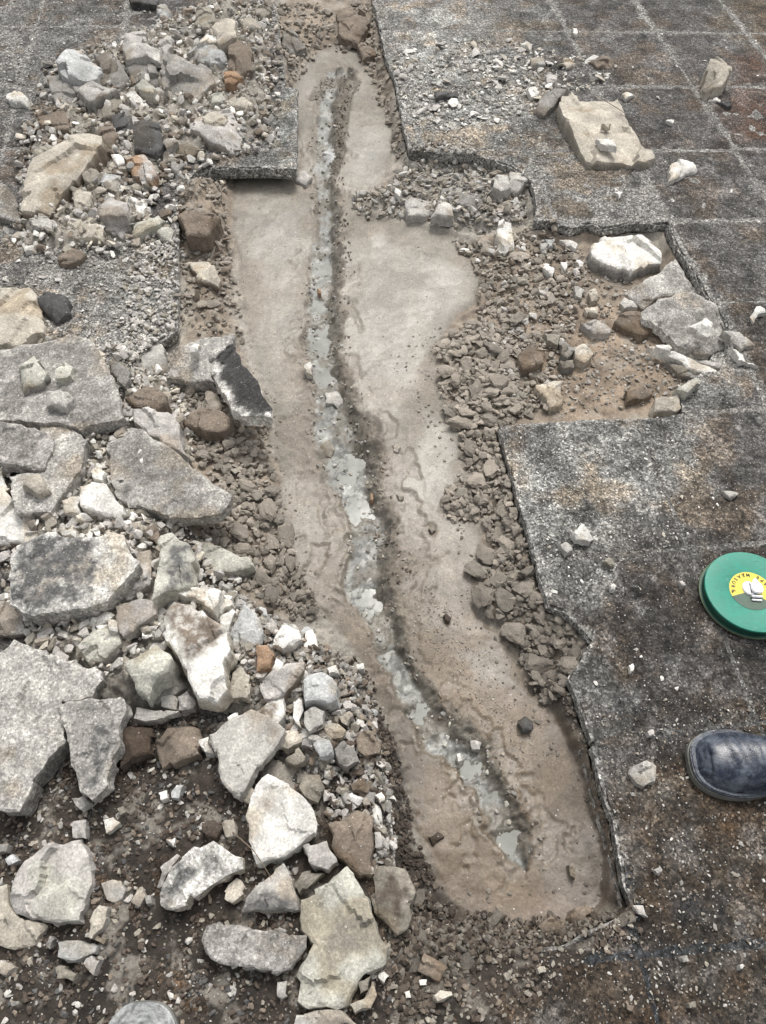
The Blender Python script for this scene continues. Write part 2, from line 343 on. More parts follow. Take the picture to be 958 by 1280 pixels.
    lowr = sm(820, 960, py) * sm(640, 740, px) * mud; col += (np.array((.15,.132,.115)) - col) * (lowr * .6)[..., None]
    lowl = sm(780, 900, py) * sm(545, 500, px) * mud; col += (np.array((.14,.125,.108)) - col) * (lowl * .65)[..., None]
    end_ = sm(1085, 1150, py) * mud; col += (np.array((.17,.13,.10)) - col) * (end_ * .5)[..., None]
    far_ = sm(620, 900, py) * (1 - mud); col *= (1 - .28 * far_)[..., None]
    # channel bed: washed grey-green grit with pale stone, brown banks
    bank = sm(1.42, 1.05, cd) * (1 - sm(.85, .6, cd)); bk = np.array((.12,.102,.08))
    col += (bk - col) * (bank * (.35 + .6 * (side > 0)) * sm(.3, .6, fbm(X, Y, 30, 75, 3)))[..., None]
    inn = sm(1.02, .76, cd); g = np.array((.245,.245,.225)) + (fbm(X, Y, 70, 111, 4)[..., None] - .5) * .20
    g = g * (.5 + 1.0 * fbm(X, Y, 26, 112, 5, .65))[..., None]
    g = g + (np.array((.46,.46,.42)) - g) * sm(.60, .66, fbm(X, Y, 34, 113, 4, .6))[..., None] * .8
    g = g + (np.array((.16,.138,.105)) - g) * sm(.52, .60, fbm(X, Y, 19, 116, 4, .6))[..., None] * .75
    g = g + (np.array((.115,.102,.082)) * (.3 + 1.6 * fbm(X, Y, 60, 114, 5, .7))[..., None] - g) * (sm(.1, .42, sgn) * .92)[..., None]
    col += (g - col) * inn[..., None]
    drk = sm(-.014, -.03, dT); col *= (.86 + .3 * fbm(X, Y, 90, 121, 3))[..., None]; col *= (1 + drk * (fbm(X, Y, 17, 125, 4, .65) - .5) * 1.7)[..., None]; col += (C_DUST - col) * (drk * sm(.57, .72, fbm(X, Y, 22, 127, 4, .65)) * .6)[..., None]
    film = np.zeros_like(H)
    for f_ in FILMS: film = np.maximum(film, sm(-6, 14, sdf(px, py, f_)))
    film *= mud * (1 - inn); col += (np.array((.285,.272,.238)) - col) * (film * .4)[..., None]
    damp = sm(.50, .56, fbm(X, Y, 8, 133, 5, .6)) * mud; col *= (1 - .16 * damp)[..., None]
    lc = sm(.0012, .004, lip) * near; col += (np.array((.34,.31,.265)) - col) * (lc * .6)[..., None]
    bcol = np.array((.21,.178,.142)) * (.75 + .5 * fbm(X, Y, 60, 78, 3))[..., None]
    col += (bcol - col) * (brk * (1 - inn) * .65 * (dT > 0))[..., None]
    col += (np.array((.13,.115,.09)) - col) * (groove * .8)[..., None]
    wet = mud * (.45 + .45 * sm(.38, .6, fbm(X, Y, 5, 131, 3))) + .35 * film; wet = np.maximum(wet, inn * .75) * (1 - .7 * sm(.1, .5, sgn) * sm(1.3, 1.0, cd)) ; wet = np.maximum(wet, .25 * sm(-.05, 0, dT))
    V = np.stack([X, Y, H], -1).reshape(-1, 3); ny, nx = X.shape
    i = np.arange(ny * nx).reshape(ny, nx)
    F = np.stack([i[:-1, :-1], i[:-1, 1:], i[1:, 1:], i[1:, :-1]], -1).reshape(-1, 4)
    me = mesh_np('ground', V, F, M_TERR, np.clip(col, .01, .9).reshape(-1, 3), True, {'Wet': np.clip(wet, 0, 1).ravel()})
    o = link('ground', me); tag(o, kind='structure')
    return ys, s, Wd, H
YS, SS, WD, HH = build_terrain()
_j0 = 4; _j1 = len(SS) - 5
def soil(x, y):
    r = int(np.clip(np.searchsorted(YS, y) - 1, 0, len(YS) - 2)); w = WD[r]; sx = x / w
    c = int(np.clip(np.searchsorted(SS, sx) - 1, 0, len(SS) - 2))
    return float(HH[r, c])
def ground(x, y):
    z = soil(x, y)
    if inside(x, y, PR) or inside(x, y, PL): z = max(z, 0.0)
    return z
# ------------------------------------------------------------------ standing water in the crack
def build_water():
    L, Rr = [], []
    pts = CH[1:]
    A = [np.array(at(c[0], c[1], ZF)) for c in pts]
    for k, c in enumerate(pts):
        t = A[min(k + 1, len(A) - 1)] - A[max(k - 1, 0)]; t /= np.linalg.norm(t); n = np.array([t[1], -t[0]])
        wd = (at(c[0] + c[2], c[1], ZF)[0] - A[k][0]) * 1.25
        if k: L.append(A[k] - n * wd); Rr.append(A[k] + n * wd)
    V = np.array([(p[0], p[1], ZW) for p in L + Rr]); n = len(L)
    F = np.array([(k, n + k, n + k + 1, k + 1) for k in range(n - 1)])
    m, t, p = new_mat('milky_grey_water'); Lk = t.links.new
    tc = N(t, 'ShaderNodeTexCoord'); n1 = noise(t, tc.outputs['Object'], 16, 5, .6); r = ramp(t, .35, .7, (.205,.207,.185), (.315,.32,.295)); Lk(n1.outputs[0], r.inputs[0]); nf = noise(t, tc.outputs['Object'], 150, 5, .8, 1.5); rf = ramp(t, .60, .66, 0, .7); Lk(nf.outputs[0], rf.inputs[0]); mf = mul(t, r.outputs[0], (.42, .43, .40, 1)); mf.blend_type = 'MIX'; Lk(rf.outputs[0], mf.inputs[0]); Lk(mf.outputs[2], p.inputs['Base Color'])
    p.inputs['Roughness'].default_value = .12; p.inputs['IOR'].default_value = 1.33
    n2 = noise(t, tc.outputs['Object'], 45, 3, .5); b = N(t, 'ShaderNodeBump'); b.inputs['Strength'].default_value = .06; b.inputs['Distance'].default_value = .004
    Lk(n2.outputs[0], b.inputs['Height']); Lk(b.outputs[0], p.inputs['Normal'])
    o = link('water', mesh_np('water', V, F, m, None, True)); tag(o, kind='structure')
build_water()
# ------------------------------------------------------------------ slabs and stones from outlines
def area2(p): return sum(p[i][0] * p[(i + 1) % len(p)][1] - p[(i + 1) % len(p)][0] * p[i][1] for i in range(len(p)))
def resample(poly, step):
    out = []
    for i in range(len(poly)):
        a = np.array(poly[i][:2], float); b = np.array(poly[(i + 1) % len(poly)][:2], float); k = max(1, int(round(np.linalg.norm(b - a) / step)))
        for j in range(k): out.append(a + (b - a) * j / k)
    return np.array(out)
def inset(poly, d):
    P = np.array(poly, float); n = len(P); s = 1 if area2(poly) > 0 else -1; out = []
    for i in range(n):
        t = P[(i + 1) % n] - P[i - 1]; t /= max(np.linalg.norm(t), 1e-9); out.append(P[i] + np.array([-t[1], t[0]]) * d * s)
    return out
def clip(poly, quad):
    out = [tuple(p) for p in poly]; s = 1 if area2(quad) > 0 else -1
    for i in range(len(quad)):
        a, b = quad[i], quad[(i + 1) % len(quad)]; inp, out = out, []
        f = lambda p: s * ((b[0] - a[0]) * (p[1] - a[1]) - (b[1] - a[1]) * (p[0] - a[0]))
        for j in range(len(inp)):
            p, q = inp[j - 1], inp[j]; fp, fq = f(p), f(q)
            if (fp >= 0) != (fq >= 0):
                t = fp / (fp - fq); out.append((p[0] + (q[0] - p[0]) * t, p[1] + (q[1] - p[1]) * t))
            if fq >= 0: out.append(q)
        if not out: return []
    return out
def slab(name, poly, ztop, zbot, res, col_top, col_side, mat, rng, flare=0.0, rings=2, grid=True, side_n=.0015, sharp=38, lin=True):
    """solid: triangulated top over an outline, broken sides, closed below"""
    B = resample(poly, res * .9); 
    if area2(B) < 0: B = B[::-1]
    I = np.zeros((0, 2))
    if grid:
        lo, hi = B.min(0), B.max(0)
        gx, gy = np.meshgrid(np.arange(lo[0], hi[0], res), np.arange(lo[1], hi[1], res * .87))
        gx = gx + (np.arange(gx.shape[0]) % 2)[:, None] * res / 2
        G = np.stack([gx.ravel(), gy.ravel()], -1); G = G + rng.uniform(-.28, .28, G.shape) * res
        if len(G): I = G[sdf(G[:, 0], G[:, 1], B) > res * .45]
    P = np.vstack([B, I]); nb = len(B)
    vs, es, fs, ov, oe, of = delaunay_2d_cdt([Vector(p) for p in P], [(i, (i + 1) % nb) for i in range(nb)], [], 1, 1e-7)
    if not fs: return None
    V2 = np.array([(v.x, v.y) for v in vs]); F = [tuple(f) for f in fs]
    cnt = {}
    for f in F:
        for a, b in zip(f, f[1:] + f[:1]): cnt[(a, b)] = 1
    be = [(a, b) for (a, b) in cnt if (b, a) not in cnt]
    nxt = dict(be); used = sorted({a for a, b in be})
    d = sdf(V2[:, 0], V2[:, 1], B); d = np.maximum(d, 0)
    bset = np.zeros(len(V2), bool); bset[used] = True; d[bset] = 0
    zt = ztop(V2[:, 0], V2[:, 1], d)
    ct_ = col_top(V2[:, 0], V2[:, 1], d)
    V = [np.column_stack([V2, zt])]; C = [ct_]
    idx = {v: k for k, v in enumerate(used)}; base = len(V2); U = np.array(used)
    cen = V2[U].mean(0); zb = zbot(V2[U, 0], V2[U, 1], zt[U]); prev = U.copy(); FF = list(F)
    for r in range(1, rings + 1):
        t = r / rings
        q = V2[U] + (V2[U] - cen) * (flare * t) + (np.column_stack([vn(V2[U, 0] * 95, V2[U, 1] * 95 + r * 3, 5), vn(V2[U, 0] * 95, V2[U, 1] * 95 + r * 3, 8)]) - .5) * side_n * 2
        z = zt[U] + (zb - zt[U]) * t
        V.append(np.column_stack([q, z])); C.append(np.tile(col_side, (len(U), 1)) * (.85 + .3 * vn(V2[U, 0] * 90, V2[U, 1] * 90 + 7 * r, 3))[:, None])
        cur = base + (r - 1) * len(U) + np.arange(len(U))
        pm = prev
        for a, b in be:
            ia, ib = idx[a], idx[b]
            FF.append((int(pm[ia]), int(cur[ia]), int(cur[ib]))); FF.append((int(pm[ia]), int(cur[ib]), int(pm[ib])))
        prev = cur
    V = np.vstack(V); C = np.vstack(C)
    # closed underneath
    bp = V[prev]; k_ = {tuple(np.round(v[:2], 7)): int(i) for v, i in zip(bp, prev)}
    ord_ = []; cur_v = be[0][0]; nb_ = dict(be); seen_ = set()
    while cur_v not in seen_ and cur_v in nb_: seen_.add(cur_v); ord_.append(idx[cur_v]); cur_v = nb_[cur_v]
    if len(ord_) > 2:
        vs2, _, fs2, ov2, _, _ = delaunay_2d_cdt([Vector(bp[i][:2]) for i in ord_], [(i, (i + 1) % len(ord_)) for i in range(len(ord_))], [], 1, 1e-7)
        for f in fs2:
            ids = [ov2[v][0] if ov2[v] else -1 for v in f]
            if min(ids) >= 0 and len(set(ids)) == 3 and max(ids) < len(ord_): FF.append(tuple(int(prev[ord_[i]]) for i in reversed(ids)))
    FF = np.array(FF)
    off = np.array([V[:, 0].mean(), V[:, 1].mean(), V[:, 2].min()]); 
    me = mesh_np(name, V - off, FF, mat, np.clip(C, .005, .92), True)
    me.set_sharp_from_angle(angle=R(sharp))
    return me, off
rng = np.random.default_rng(5); random.seed(5)
COL = dict(X=(.058,.056,.054), W=(.76,.74,.69), L=(.475,.455,.42), G=(.285,.272,.25), D=(.105,.103,.10), T=(.52,.475,.40), B=(.22,.18,.142), O=(.37,.25,.165),
           N=(.51,.50,.435), U=(.48,.485,.475), P=(.49,.465,.435), K=(.10,.079,.063), Y=(.295,.27,.225), C=(.33,.292,.245), E=(.262,.236,.20))
HAND = []            # outlines of the placed stones, so that loose bits keep off them
CROP = dict(A=(0,0), B=(320,0), C=(638,0), D=(0,320), E=(320,320), F=(638,320), G=(0,640), H=(320,640), I=(638,640), J=(0,960), K=(320,960), L=(638,960))
def stone(crop, c, h, off, label, pts, g=(0, 0), st='chunk', pc=None, pp=None, name=None, cat=None, group=None, side=None, fac=None, zabs=None):
    h /= 100; off /= 100
    if st == 'chunk' and off < .02 and h >= .025 and (name is None): off -= h * .22
    if crop: ox, oy = CROP[crop]; pts = [(ox + p[0] * .334, oy + p[1] * .334) for p in pts]; pp = [(ox + p[0] * .334, oy + p[1] * .334) for p in pp] if pp else None
    cx = sum(p[0] for p in pts) / len(pts); cy = sum(p[1] for p in pts) / len(pts)
    x0, y0 = at(cx, cy, 0); zg = ground(x0, y0); x0, y0 = at(cx, cy, zg + off + h); zg = ground(x0, y0) if zabs is None else zabs
    zc = zg + off + h; c0 = (*at(cx, cy, zc), zc)
    if g == (0, 0) and st == 'chunk': g = (rng.uniform(-.1, .1), rng.uniform(-.04, .14))
    P = [at_plane(p[0], p[1], c0, g) for p in pts]
    size = math.sqrt(abs(area2(P)) / 2)
    HAND.append(np.array(P))
    res = max(.0042, size / (24 if st == 'chunk' else 26))
    seed = int(rng.integers(1, 9999))
    J = []; PK = []
    for i in range(len(P)):
        p, q = np.array(P[i]), np.array(P[(i + 1) % len(P)]); PK.append(p); Lk = np.linalg.norm(q - p); nk = 1 + int(Lk > .03) + int(Lk > .07) + int(Lk > .13)
        nrm = np.array((-(q - p)[1], (q - p)[0])) / max(Lk, 1e-6)
        for t_ in sorted(rng.uniform(.12, .88, nk)): PK.append(p + (q - p) * t_ + nrm * rng.uniform(-1, 1) * (min(.006, Lk * .085) if size > .03 else Lk * .17))
    for q in resample(PK, res * 1.1):
        a = min(.0028, size * .03)
        J.append((q[0] + (fbm(q[0], q[1], 42, seed, 3) - .5) * 2.4 * a, q[1] + (fbm(q[0], q[1], 42, seed + 7, 3) - .5) * 2.4 * a))
    fac = fac if fac is not None else (5 if st == 'chunk' else 0)
    if size < .022 and st == 'chunk': fac = max(fac, 4)
    planes = []; ns_ = 5 + int(size * 60); SP = rng.uniform(-1, 1, (ns_, 2)) * size * 1.1 + np.array(c0[:2]); SO = rng.uniform(-1, 1, (ns_, 3))
    samp = (.0022 if st == 'chunk' else .0012) * min(1.6, size / .06); stl = .16 if st == 'chunk' else .05
    A0 = rng.uniform(0, 6.28)
    for k in range(fac + (4 if st == 'chunk' else 0)):
        a = A0 + k * 6.28 / max(fac, 1) + rng.uniform(-.4, .4); dx, dy = math.cos(a), math.sin(a)
        ext = max((p[0] - c0[0]) * dx + (p[1] - c0[1]) * dy for p in P)
        planes.append((dx, dy, ext * rng.uniform(.1, .8), rng.uniform(.18, .75)) if k < fac else (dx, dy, ext * rng.uniform(-.3, .5), rng.uniform(.05, .22)))
    def ztop(x, y, d):
        z = np.zeros_like(x)
        for dx, dy, e, s in planes: z = np.minimum(z, -s * np.maximum(0, (x - c0[0]) * dx + (y - c0[1]) * dy - e))
        z = np.maximum(z, -h * .62)
        near_ = np.argmin((x[:, None] - SP[None, :, 0]) ** 2 + (y[:, None] - SP[None, :, 1]) ** 2, 1); so = SO[near_]; sp_ = SP[near_]
        z = z * .8 + so[:, 2] * samp + (so[:, 0] * (x - sp_[:, 0]) + so[:, 1] * (y - sp_[:, 1])) * stl
        amp = (.0028 if st == 'chunk' else .0022)
        z = z + (fbm(x, y, 38, seed + 1, 4, .55) - .5) * amp * 2 + (np.abs(fbm(x, y, 22, seed + 2, 2) - .5)) * -amp * 1.2
        bw = min(.0035, size * .05); z = z - (1 - np.clip(d / bw, 0, 1)) ** 1.5 * bw * (.5 + .7 * vn(x * 60, y * 60, seed))
        return zc + g[0] * (x - c0[0]) + g[1] * (y - c0[1]) + z
    base = np.array(COL[c] if isinstance(c, str) else c); base = base * rng.uniform(.93, 1.07)
    pcol = np.array(COL[pc]) * (1.35 if pc == 'D' else 1) if pc else None
    ppw = [at_plane(p[0], p[1], c0, g) for p in pp] if pp else None
    def ctop(x, y, d):
        C = np.tile(base, (len(x), 1))
        m = fbm(x, y, 20, seed + 11, 4); C = C * (.68 + .62 * m)[:, None]
        br = sm(.56, .7, fbm(x, y, 13, seed + 12, 3)); C += (C * np.array((.72, .64, .54)) - C) * (br * .75)[:, None]
        if pcol is not None:
            if ppw: wg = sm(-.012, .012, sdf(x, y, ppw) + (fbm(x, y, 42, seed + 13, 4, .65) - .5) * .06) * (.5 + .5 * sm(.36, .52, fbm(x, y, 60, seed + 18, 4, .7)))
            else: wg = sm(.004, .016, d + (fbm(x, y, 42, seed + 14, 4, .65) - .5) * .04) * (.25 + .72 * sm(.42, .55, fbm(x, y, 24, seed + 17, 4, .6)))
            pcx = pcol * (.75 + .5 * fbm(x, y, 45, seed + 15, 3))[:, None]; C += (pcx - C) * wg[:, None]
        return C
    sc_ = np.array(COL[side]) if side else base * .92
    if st == 'chunk': zbot = lambda x, y, z: np.minimum(z - .004, zg + off - .012)
    else: zbot = lambda x, y, z: z - h - .004
    r = slab(name or 'stone', J, ztop, zbot, res, ctop, sc_, M_AGG if st == 'tile' else M_ROCK, rng, flare=.05 if st == 'chunk' else -.02, rings=3 if h > .025 else 2, side_n=.004, sharp=24)
    if r is None: print('EMPTY', label); return
    me, o_ = r
    o = link(name or ('tile_fragment' if st == 'tile' else 'stone'), me); o.location = o_
    tag(o, label, cat or ('tile fragment' if st == 'tile' else 'stone'), group or ('broken pieces of paving tile' if st == 'tile' else 'broken stones round the trench'))
    return o

# ------------------------------------------------------------------ pavements: a cement bed with one object per tile
CDX, CDY = -math.sin(R(7.1)), math.cos(R(7.1))
ROWS = [(-.60, 4), (-.21, 4), (.115, 4.2), (.475, 7), (.875, 6), (1.265, 4.5), (1.672, 2), (2.05, 0), (2.436, 0), (2.848, 0), (3.262, -1.2), (3.68, -1.2), (4.1, -1), (4.5, -1), (4.9, -1)]
def grid_pt(ci, ri):
    """crossing of joint ci (0 passes the notch at the right) and row ri"""
    x0 = .877 + .349 * ci; y0 = 2.047; ry, ra = ROWS[ri]; ra = R(ra); rx = .6
    # column p = (x0,y0)+t*(CDX,CDY); row through (rx, ry) with slope tan(ra)
    m = math.tan(ra); t = (ry + m * (x0 - rx) - y0) / (CDY - m * CDX); return (x0 + t * CDX, y0 + t * CDY)
TZ = []   # stains and dust on the paving: (px, py, rx, ry, colour, strength)
def tz(px, py, rx, ry, c, s): TZ.append((px, py, rx, ry, np.array(c), s))
GREY = (.30, .295, .275); DUSTC = (.37, .365, .34); RED = (.10, .055, .035); BLK = (.038, .033, .029); BRN = (.10, .078, .058)
tz(560,110,120,130,DUSTC,.95); tz(600,230,80,40,GREY,.8); tz(690,330,1,1,GREY,0); tz(700,240,100,70,GREY,.8); tz(640,60,80,60,(.2,.2,.19),.6)
tz(720,600,120,90,DUSTC,.9); tz(660,680,50,110,DUSTC,.85); tz(790,570,110,60,GREY,.7); tz(870,470,60,60,GREY,.7); tz(850,420,60,60,GREY,.5)
tz(725,720,50,50,GREY,.6); tz(820,660,90,50,(.22,.21,.19),.5); tz(745,860,45,60,(.2,.2,.19),.5); tz(770,960,40,90,(.15,.15,.15),.4)
tz(940,110,40,70,RED,.7); tz(930,150,50,40,RED,.5); tz(940,20,50,30,(.14,.12,.08),.5)
tz(880,830,160,150,BLK,.45); tz(860,1080,170,110,(.062,.05,.038),.92); tz(800,1220,240,80,(.062,.052,.042),.9); tz(930,960,60,130,(.085,.07,.055),.85)
tz(170,1120,300,220,(.078,.058,.044),.97); tz(60,1230,120,80,(.16,.14,.12),.5); tz(270,1210,150,60,(.17,.145,.12),.5); tz(300,1270,120,40,BLK,.5)
tz(30,70,140,100,(.185,.18,.17),.8); tz(150,380,120,90,DUSTC,.97); tz(60,330,100,80,(.27,.26,.24),.8); tz(60,480,120,90,(.3,.29,.27),.6)
WETB = (.045, .048, .052); tz(720,1168,70,24,WETB,.85); tz(805,1150,45,34,WETB,.8); tz(835,1210,20,70,WETB,.75); tz(900,1142,80,14,WETB,.6); tz(640,1195,50,22,WETB,.7)
tz(360,160,24,60,(.30,.315,.30),.8); tz(300,190,60,30,(.2,.2,.19),.6)
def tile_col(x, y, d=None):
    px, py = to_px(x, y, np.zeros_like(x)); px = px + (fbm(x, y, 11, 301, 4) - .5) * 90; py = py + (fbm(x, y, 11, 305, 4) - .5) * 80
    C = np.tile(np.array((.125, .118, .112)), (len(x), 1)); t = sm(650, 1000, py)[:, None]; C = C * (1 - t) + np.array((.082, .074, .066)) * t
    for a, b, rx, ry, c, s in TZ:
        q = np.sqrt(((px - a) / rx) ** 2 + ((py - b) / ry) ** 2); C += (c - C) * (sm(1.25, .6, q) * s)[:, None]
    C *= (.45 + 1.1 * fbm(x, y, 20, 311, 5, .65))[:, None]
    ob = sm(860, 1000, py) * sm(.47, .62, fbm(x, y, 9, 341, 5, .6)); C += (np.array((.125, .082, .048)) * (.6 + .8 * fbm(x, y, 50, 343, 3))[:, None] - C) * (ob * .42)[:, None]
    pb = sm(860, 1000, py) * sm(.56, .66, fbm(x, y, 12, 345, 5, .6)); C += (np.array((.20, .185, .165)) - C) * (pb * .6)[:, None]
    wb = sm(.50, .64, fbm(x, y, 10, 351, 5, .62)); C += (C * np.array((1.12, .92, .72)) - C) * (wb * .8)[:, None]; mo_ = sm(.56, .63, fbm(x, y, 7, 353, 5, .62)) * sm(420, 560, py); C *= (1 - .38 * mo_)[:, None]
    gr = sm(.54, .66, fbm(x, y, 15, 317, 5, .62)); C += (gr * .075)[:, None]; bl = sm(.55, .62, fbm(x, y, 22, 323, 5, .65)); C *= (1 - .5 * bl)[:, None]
    return C
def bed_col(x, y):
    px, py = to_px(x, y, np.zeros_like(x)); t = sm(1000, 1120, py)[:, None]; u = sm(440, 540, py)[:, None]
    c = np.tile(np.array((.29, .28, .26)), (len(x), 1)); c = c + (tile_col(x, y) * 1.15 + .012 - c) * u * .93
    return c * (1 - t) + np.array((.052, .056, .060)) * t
def dusty_edge(x, y, d, C):
    px, py = to_px(x, y, np.zeros_like(x)); k = sm(.017, .0, d) * sm(.35, .6, fbm(x, y, 40, 333, 3)) * (1 - .75 * sm(430, 560, py)) * (1 - sm(1000, 1100, py)) * .8 * (.45 + .55 * sm(250, 420, px))
    return C + (np.array((.29, .28, .26)) - C) * k[:, None]
def build_pavement(name, poly):
    bedp = inset(poly, .006)
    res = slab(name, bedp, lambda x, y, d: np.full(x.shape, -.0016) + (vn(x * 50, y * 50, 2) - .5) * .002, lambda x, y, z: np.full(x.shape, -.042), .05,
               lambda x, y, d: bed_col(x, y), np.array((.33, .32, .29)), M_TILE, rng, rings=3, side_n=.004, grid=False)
    me, off = res; root = link(name, me); root.location = off; tag(root, kind='structure')
    n = 0; PA0 = np.array(poly)
    for ci in range(-15, 8):
        for ri in range(len(ROWS) - 1):
            q = [grid_pt(ci, ri), grid_pt(ci + 1, ri), grid_pt(ci + 1, ri + 1), grid_pt(ci, ri + 1)]
            q = inset(q, .0062)
            cx = sum(p[0] for p in q) / 4; cy = sum(p[1] for p in q) / 4
            if abs(cx) > 1.0 + .42 * max(cy, 0) + .25: continue
            p = clip(poly, q)
            if len(p) < 3 or abs(area2(p)) < .0006: continue
            px, py = to_px(cx, cy, 0); seen = -160 < px < 1120 and py < 1420 and cy < 3.9
            g0, g1, gz = rng.uniform(-.004, .004), rng.uniform(-.004, .004), rng.uniform(-.0012, .0012)
            ztop = lambda x, y, d: gz + g0 * (x - cx) + g1 * (y - cy) + (fbm(x, y, 30, 401, 3) - .5) * .0035 - np.where(d < .004, .0016, 0) - (d < .014) * .007 * sm(.60, .68, vn(x * 42, y * 42, 77)) * (np.abs(sdf(x, y, PA0)) < .018)
            tone = rng.uniform(.9, 1.1)
            PA = np.array(poly)
            def rimc(x, y, d, C):
                e = np.abs(sdf(x, y, PA)); k = sm(.014, .003, e + (vn(x * 70, y * 70, 9) - .4) * .012) * .75
                return C + (np.array((.42, .41, .385)) - C) * k[:, None]
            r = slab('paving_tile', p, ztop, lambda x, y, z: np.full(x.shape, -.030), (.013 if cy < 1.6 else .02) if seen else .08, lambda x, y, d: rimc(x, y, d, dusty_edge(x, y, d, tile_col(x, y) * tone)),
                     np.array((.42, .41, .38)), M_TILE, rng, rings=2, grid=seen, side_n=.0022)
            if r is None: continue
            me, o_ = r; o = link('paving_tile', me, None, root); o.location = Vector(o_) - root.location; n += 1
    print(name, n)
build_pavement('pavement_right', PR)
build_pavement('pavement_left', PL)
# ------------------------------------------------------------------ the stones one can tell apart, each traced and given its own thickness
S = stone
# -- upper left heap
S('A','U',5,3,'pale bluish slab lying topmost on the upper left heap',[(205,225),(255,160),(310,175),(375,235),(350,265),(290,280),(240,262)])
S('A','G',6,0,'dark grey wedge under the pale bluish slab of the upper left heap',[(168,272),(215,245),(262,290),(300,360),(205,370)])
S('A','L',4.5,1.5,'wedge with a pale green-grey flat top in front of the bluish slab',[(262,290),(395,300),(435,315),(340,372),(300,345)],g=(.05,.25),side='G')
S('A','G',5,1.5,'dark speckled block just right of the pale bluish slab',[(340,170),(420,180),(435,240),(395,290),(350,280),(375,235)])
S('A','G',4,0,'grey stone wedged right of the green-grey wedge',[(430,195),(485,290),(440,315),(400,290)])
S('A','L',4,2,'long flat grey stone lying behind the dark speckled block',[(455,165),(520,145),(595,165),(590,205),(465,208)])
S('A','P',4,2,'upright pale tan stone at the back of the upper left heap',[(450,150),(490,105),(540,95),(545,140),(480,165)])
S('A','G',4,.5,'grey stone with dark underside in front of the long flat one',[(462,230),(520,215),(585,215),(590,300),(490,285)])
S('A','L',4,1,'tall light grey stone left of the big speckled concrete block',[(595,130),(640,120),(645,165),(600,230),(590,190)],g=(-.2,0))
S('A','N',3,1,'small smooth greenish stone below the long flat grey one',[(500,300),(540,285),(580,320),(575,348),(520,335)])
S('A','W',2.5,1,'thin white sliver pointing down beside the speckled block',[(460,345),(500,335),(555,385),(520,395)])
S('A','Y',3.5,0,'olive tan stone below the pale green-grey wedge',[(375,400),(430,340),(455,350),(420,430),(380,420)])
S('A','D',4,0,'dark grey stone left of the dark cube',[(420,425),(490,420),(500,495),(420,475)])
S('A','D',5,1,'dark cube-like stone above the orange one',[(495,460),(520,430),(590,435),(605,500),(570,550),(495,530)])
S('A','L',7,0,'big speckled concrete block with a brown front side, upper left heap',[(600,280),(610,215),(640,190),(790,250),(800,290),(745,355),(720,362),(610,350)],g=(.05,.18),st='chunk',side='B',pc='G',pp=[(600,280),(610,215),(640,190),(780,250),(770,300),(700,340),(620,330)],fac=2)
S('A','T',6.5,1,'long pale tan block of broken cement at the far left',[(72,740),(110,560),(300,465),(370,480),(372,520),(300,630),(180,780),(75,775)],g=(.03,.14),fac=3,side='B')
S('A','B',4,0,'brown lump at the right end of the long tan block',[(365,470),(410,440),(440,500),(420,550),(375,540)])
S('A','B',4,-.5,'brown clay stone behind the long tan block',[(130,410),(190,370),(260,400),(255,470),(160,480)])
S('A','P',6,0,'large pitted concrete chunk above the trench-side tile at left',[(705,440),(760,410),(850,390),(900,440),(895,545),(860,562),(780,520),(705,478)],g=(0,.2),side='Y',fac=3)
S('A','W',3,2,'bright white angular stone near the top of the left heap',[(740,155),(770,125),(820,130),(815,155)])
S('A','U',4,1,'bluish grey elongated stone below the bright white one',[(700,180),(760,160),(840,170),(850,212),(780,222),(710,198)],g=(0,.1))
S('A','T',6,1,'tan pyramid shaped stone at the top of the left heap',[(780,95),(830,50),(880,70),(885,130),(820,150)],fac=5)
S('A','Y',4,1,'rounded grey-brown stone left of the tan pyramid',[(735,30),(790,20),(810,70),(780,100),(730,80)])
S('A','B',4,1,'broad brown stone right of the bluish elongated one',[(850,140),(890,135),(945,190),(940,240),(890,260),(850,220)])
S('A','O',3.5,0,'small rusty brown stone below the broad brown one',[(835,265),(880,255),(910,280),(870,305),(840,295)])
S('A','U',3,1,'small pale grey stone at the very top of the left heap',[(585,25),(620,5),(640,40),(615,60),(590,45)])
S('A','W',3,0,'white stone lying alone on the tiles at far upper left',[(18,345),(50,320),(105,360),(95,382),(30,370)])
S('A','O',4.5,.5,'rusty orange stone with a pale right end',[(460,565),(500,555),(540,570),(585,640),(560,665),(500,650),(475,610)],pc='P',pp=[(540,560),(600,620),(580,690),(500,680),(520,630)])
S('A','U',4,0,'whitish blue stone below the rusty orange one',[(370,665),(385,645),(450,650),(445,690),(410,705)])
S('A','T',3.5,0,'round pale tan stone at the foot of the long tan block',[(265,730),(290,700),(340,710),(330,765),(280,770)])
S('A','P',4.5,0,'pale pinkish block left of the white pebble in the left rubble',[(350,770),(395,710),(480,740),(470,800),(380,800)])
S('A','T',4,0,'box-like cream stone with a flat top, left rubble',[(247,842),(257,812),(340,812),(386,848),(380,885),(252,876)],g=(0,.12),fac=1)
S('A','N',4,0,'greenish wedge right of the box-like cream stone',[(495,810),(590,800),(615,815),(560,850),(492,880)])
S('A','N',3,0,'small greenish stone with a rounded top beside the greenish wedge',[(585,860),(620,830),(648,850),(640,885),(600,880)])
S('A','W',3,.5,'small white stone between pinkish block and brown clay lump',[(500,750),(530,740),(548,770),(530,795),(505,785)])
S('A','P',2.5,0,'flat cream stone between cream box and greenish wedge',[(380,810),(440,810),(445,850),(390,850)])
S('A','B',5,0,'big brown clay lump left of the wide mud, upper half',[(660,790),(700,765),(790,785),(825,810),(770,870),(700,870)],fac=5)
S('A','L',4,0,'light grey stone below the long tan block',[(105,808),(150,798),(195,820),(190,850),(120,848)],side='D')
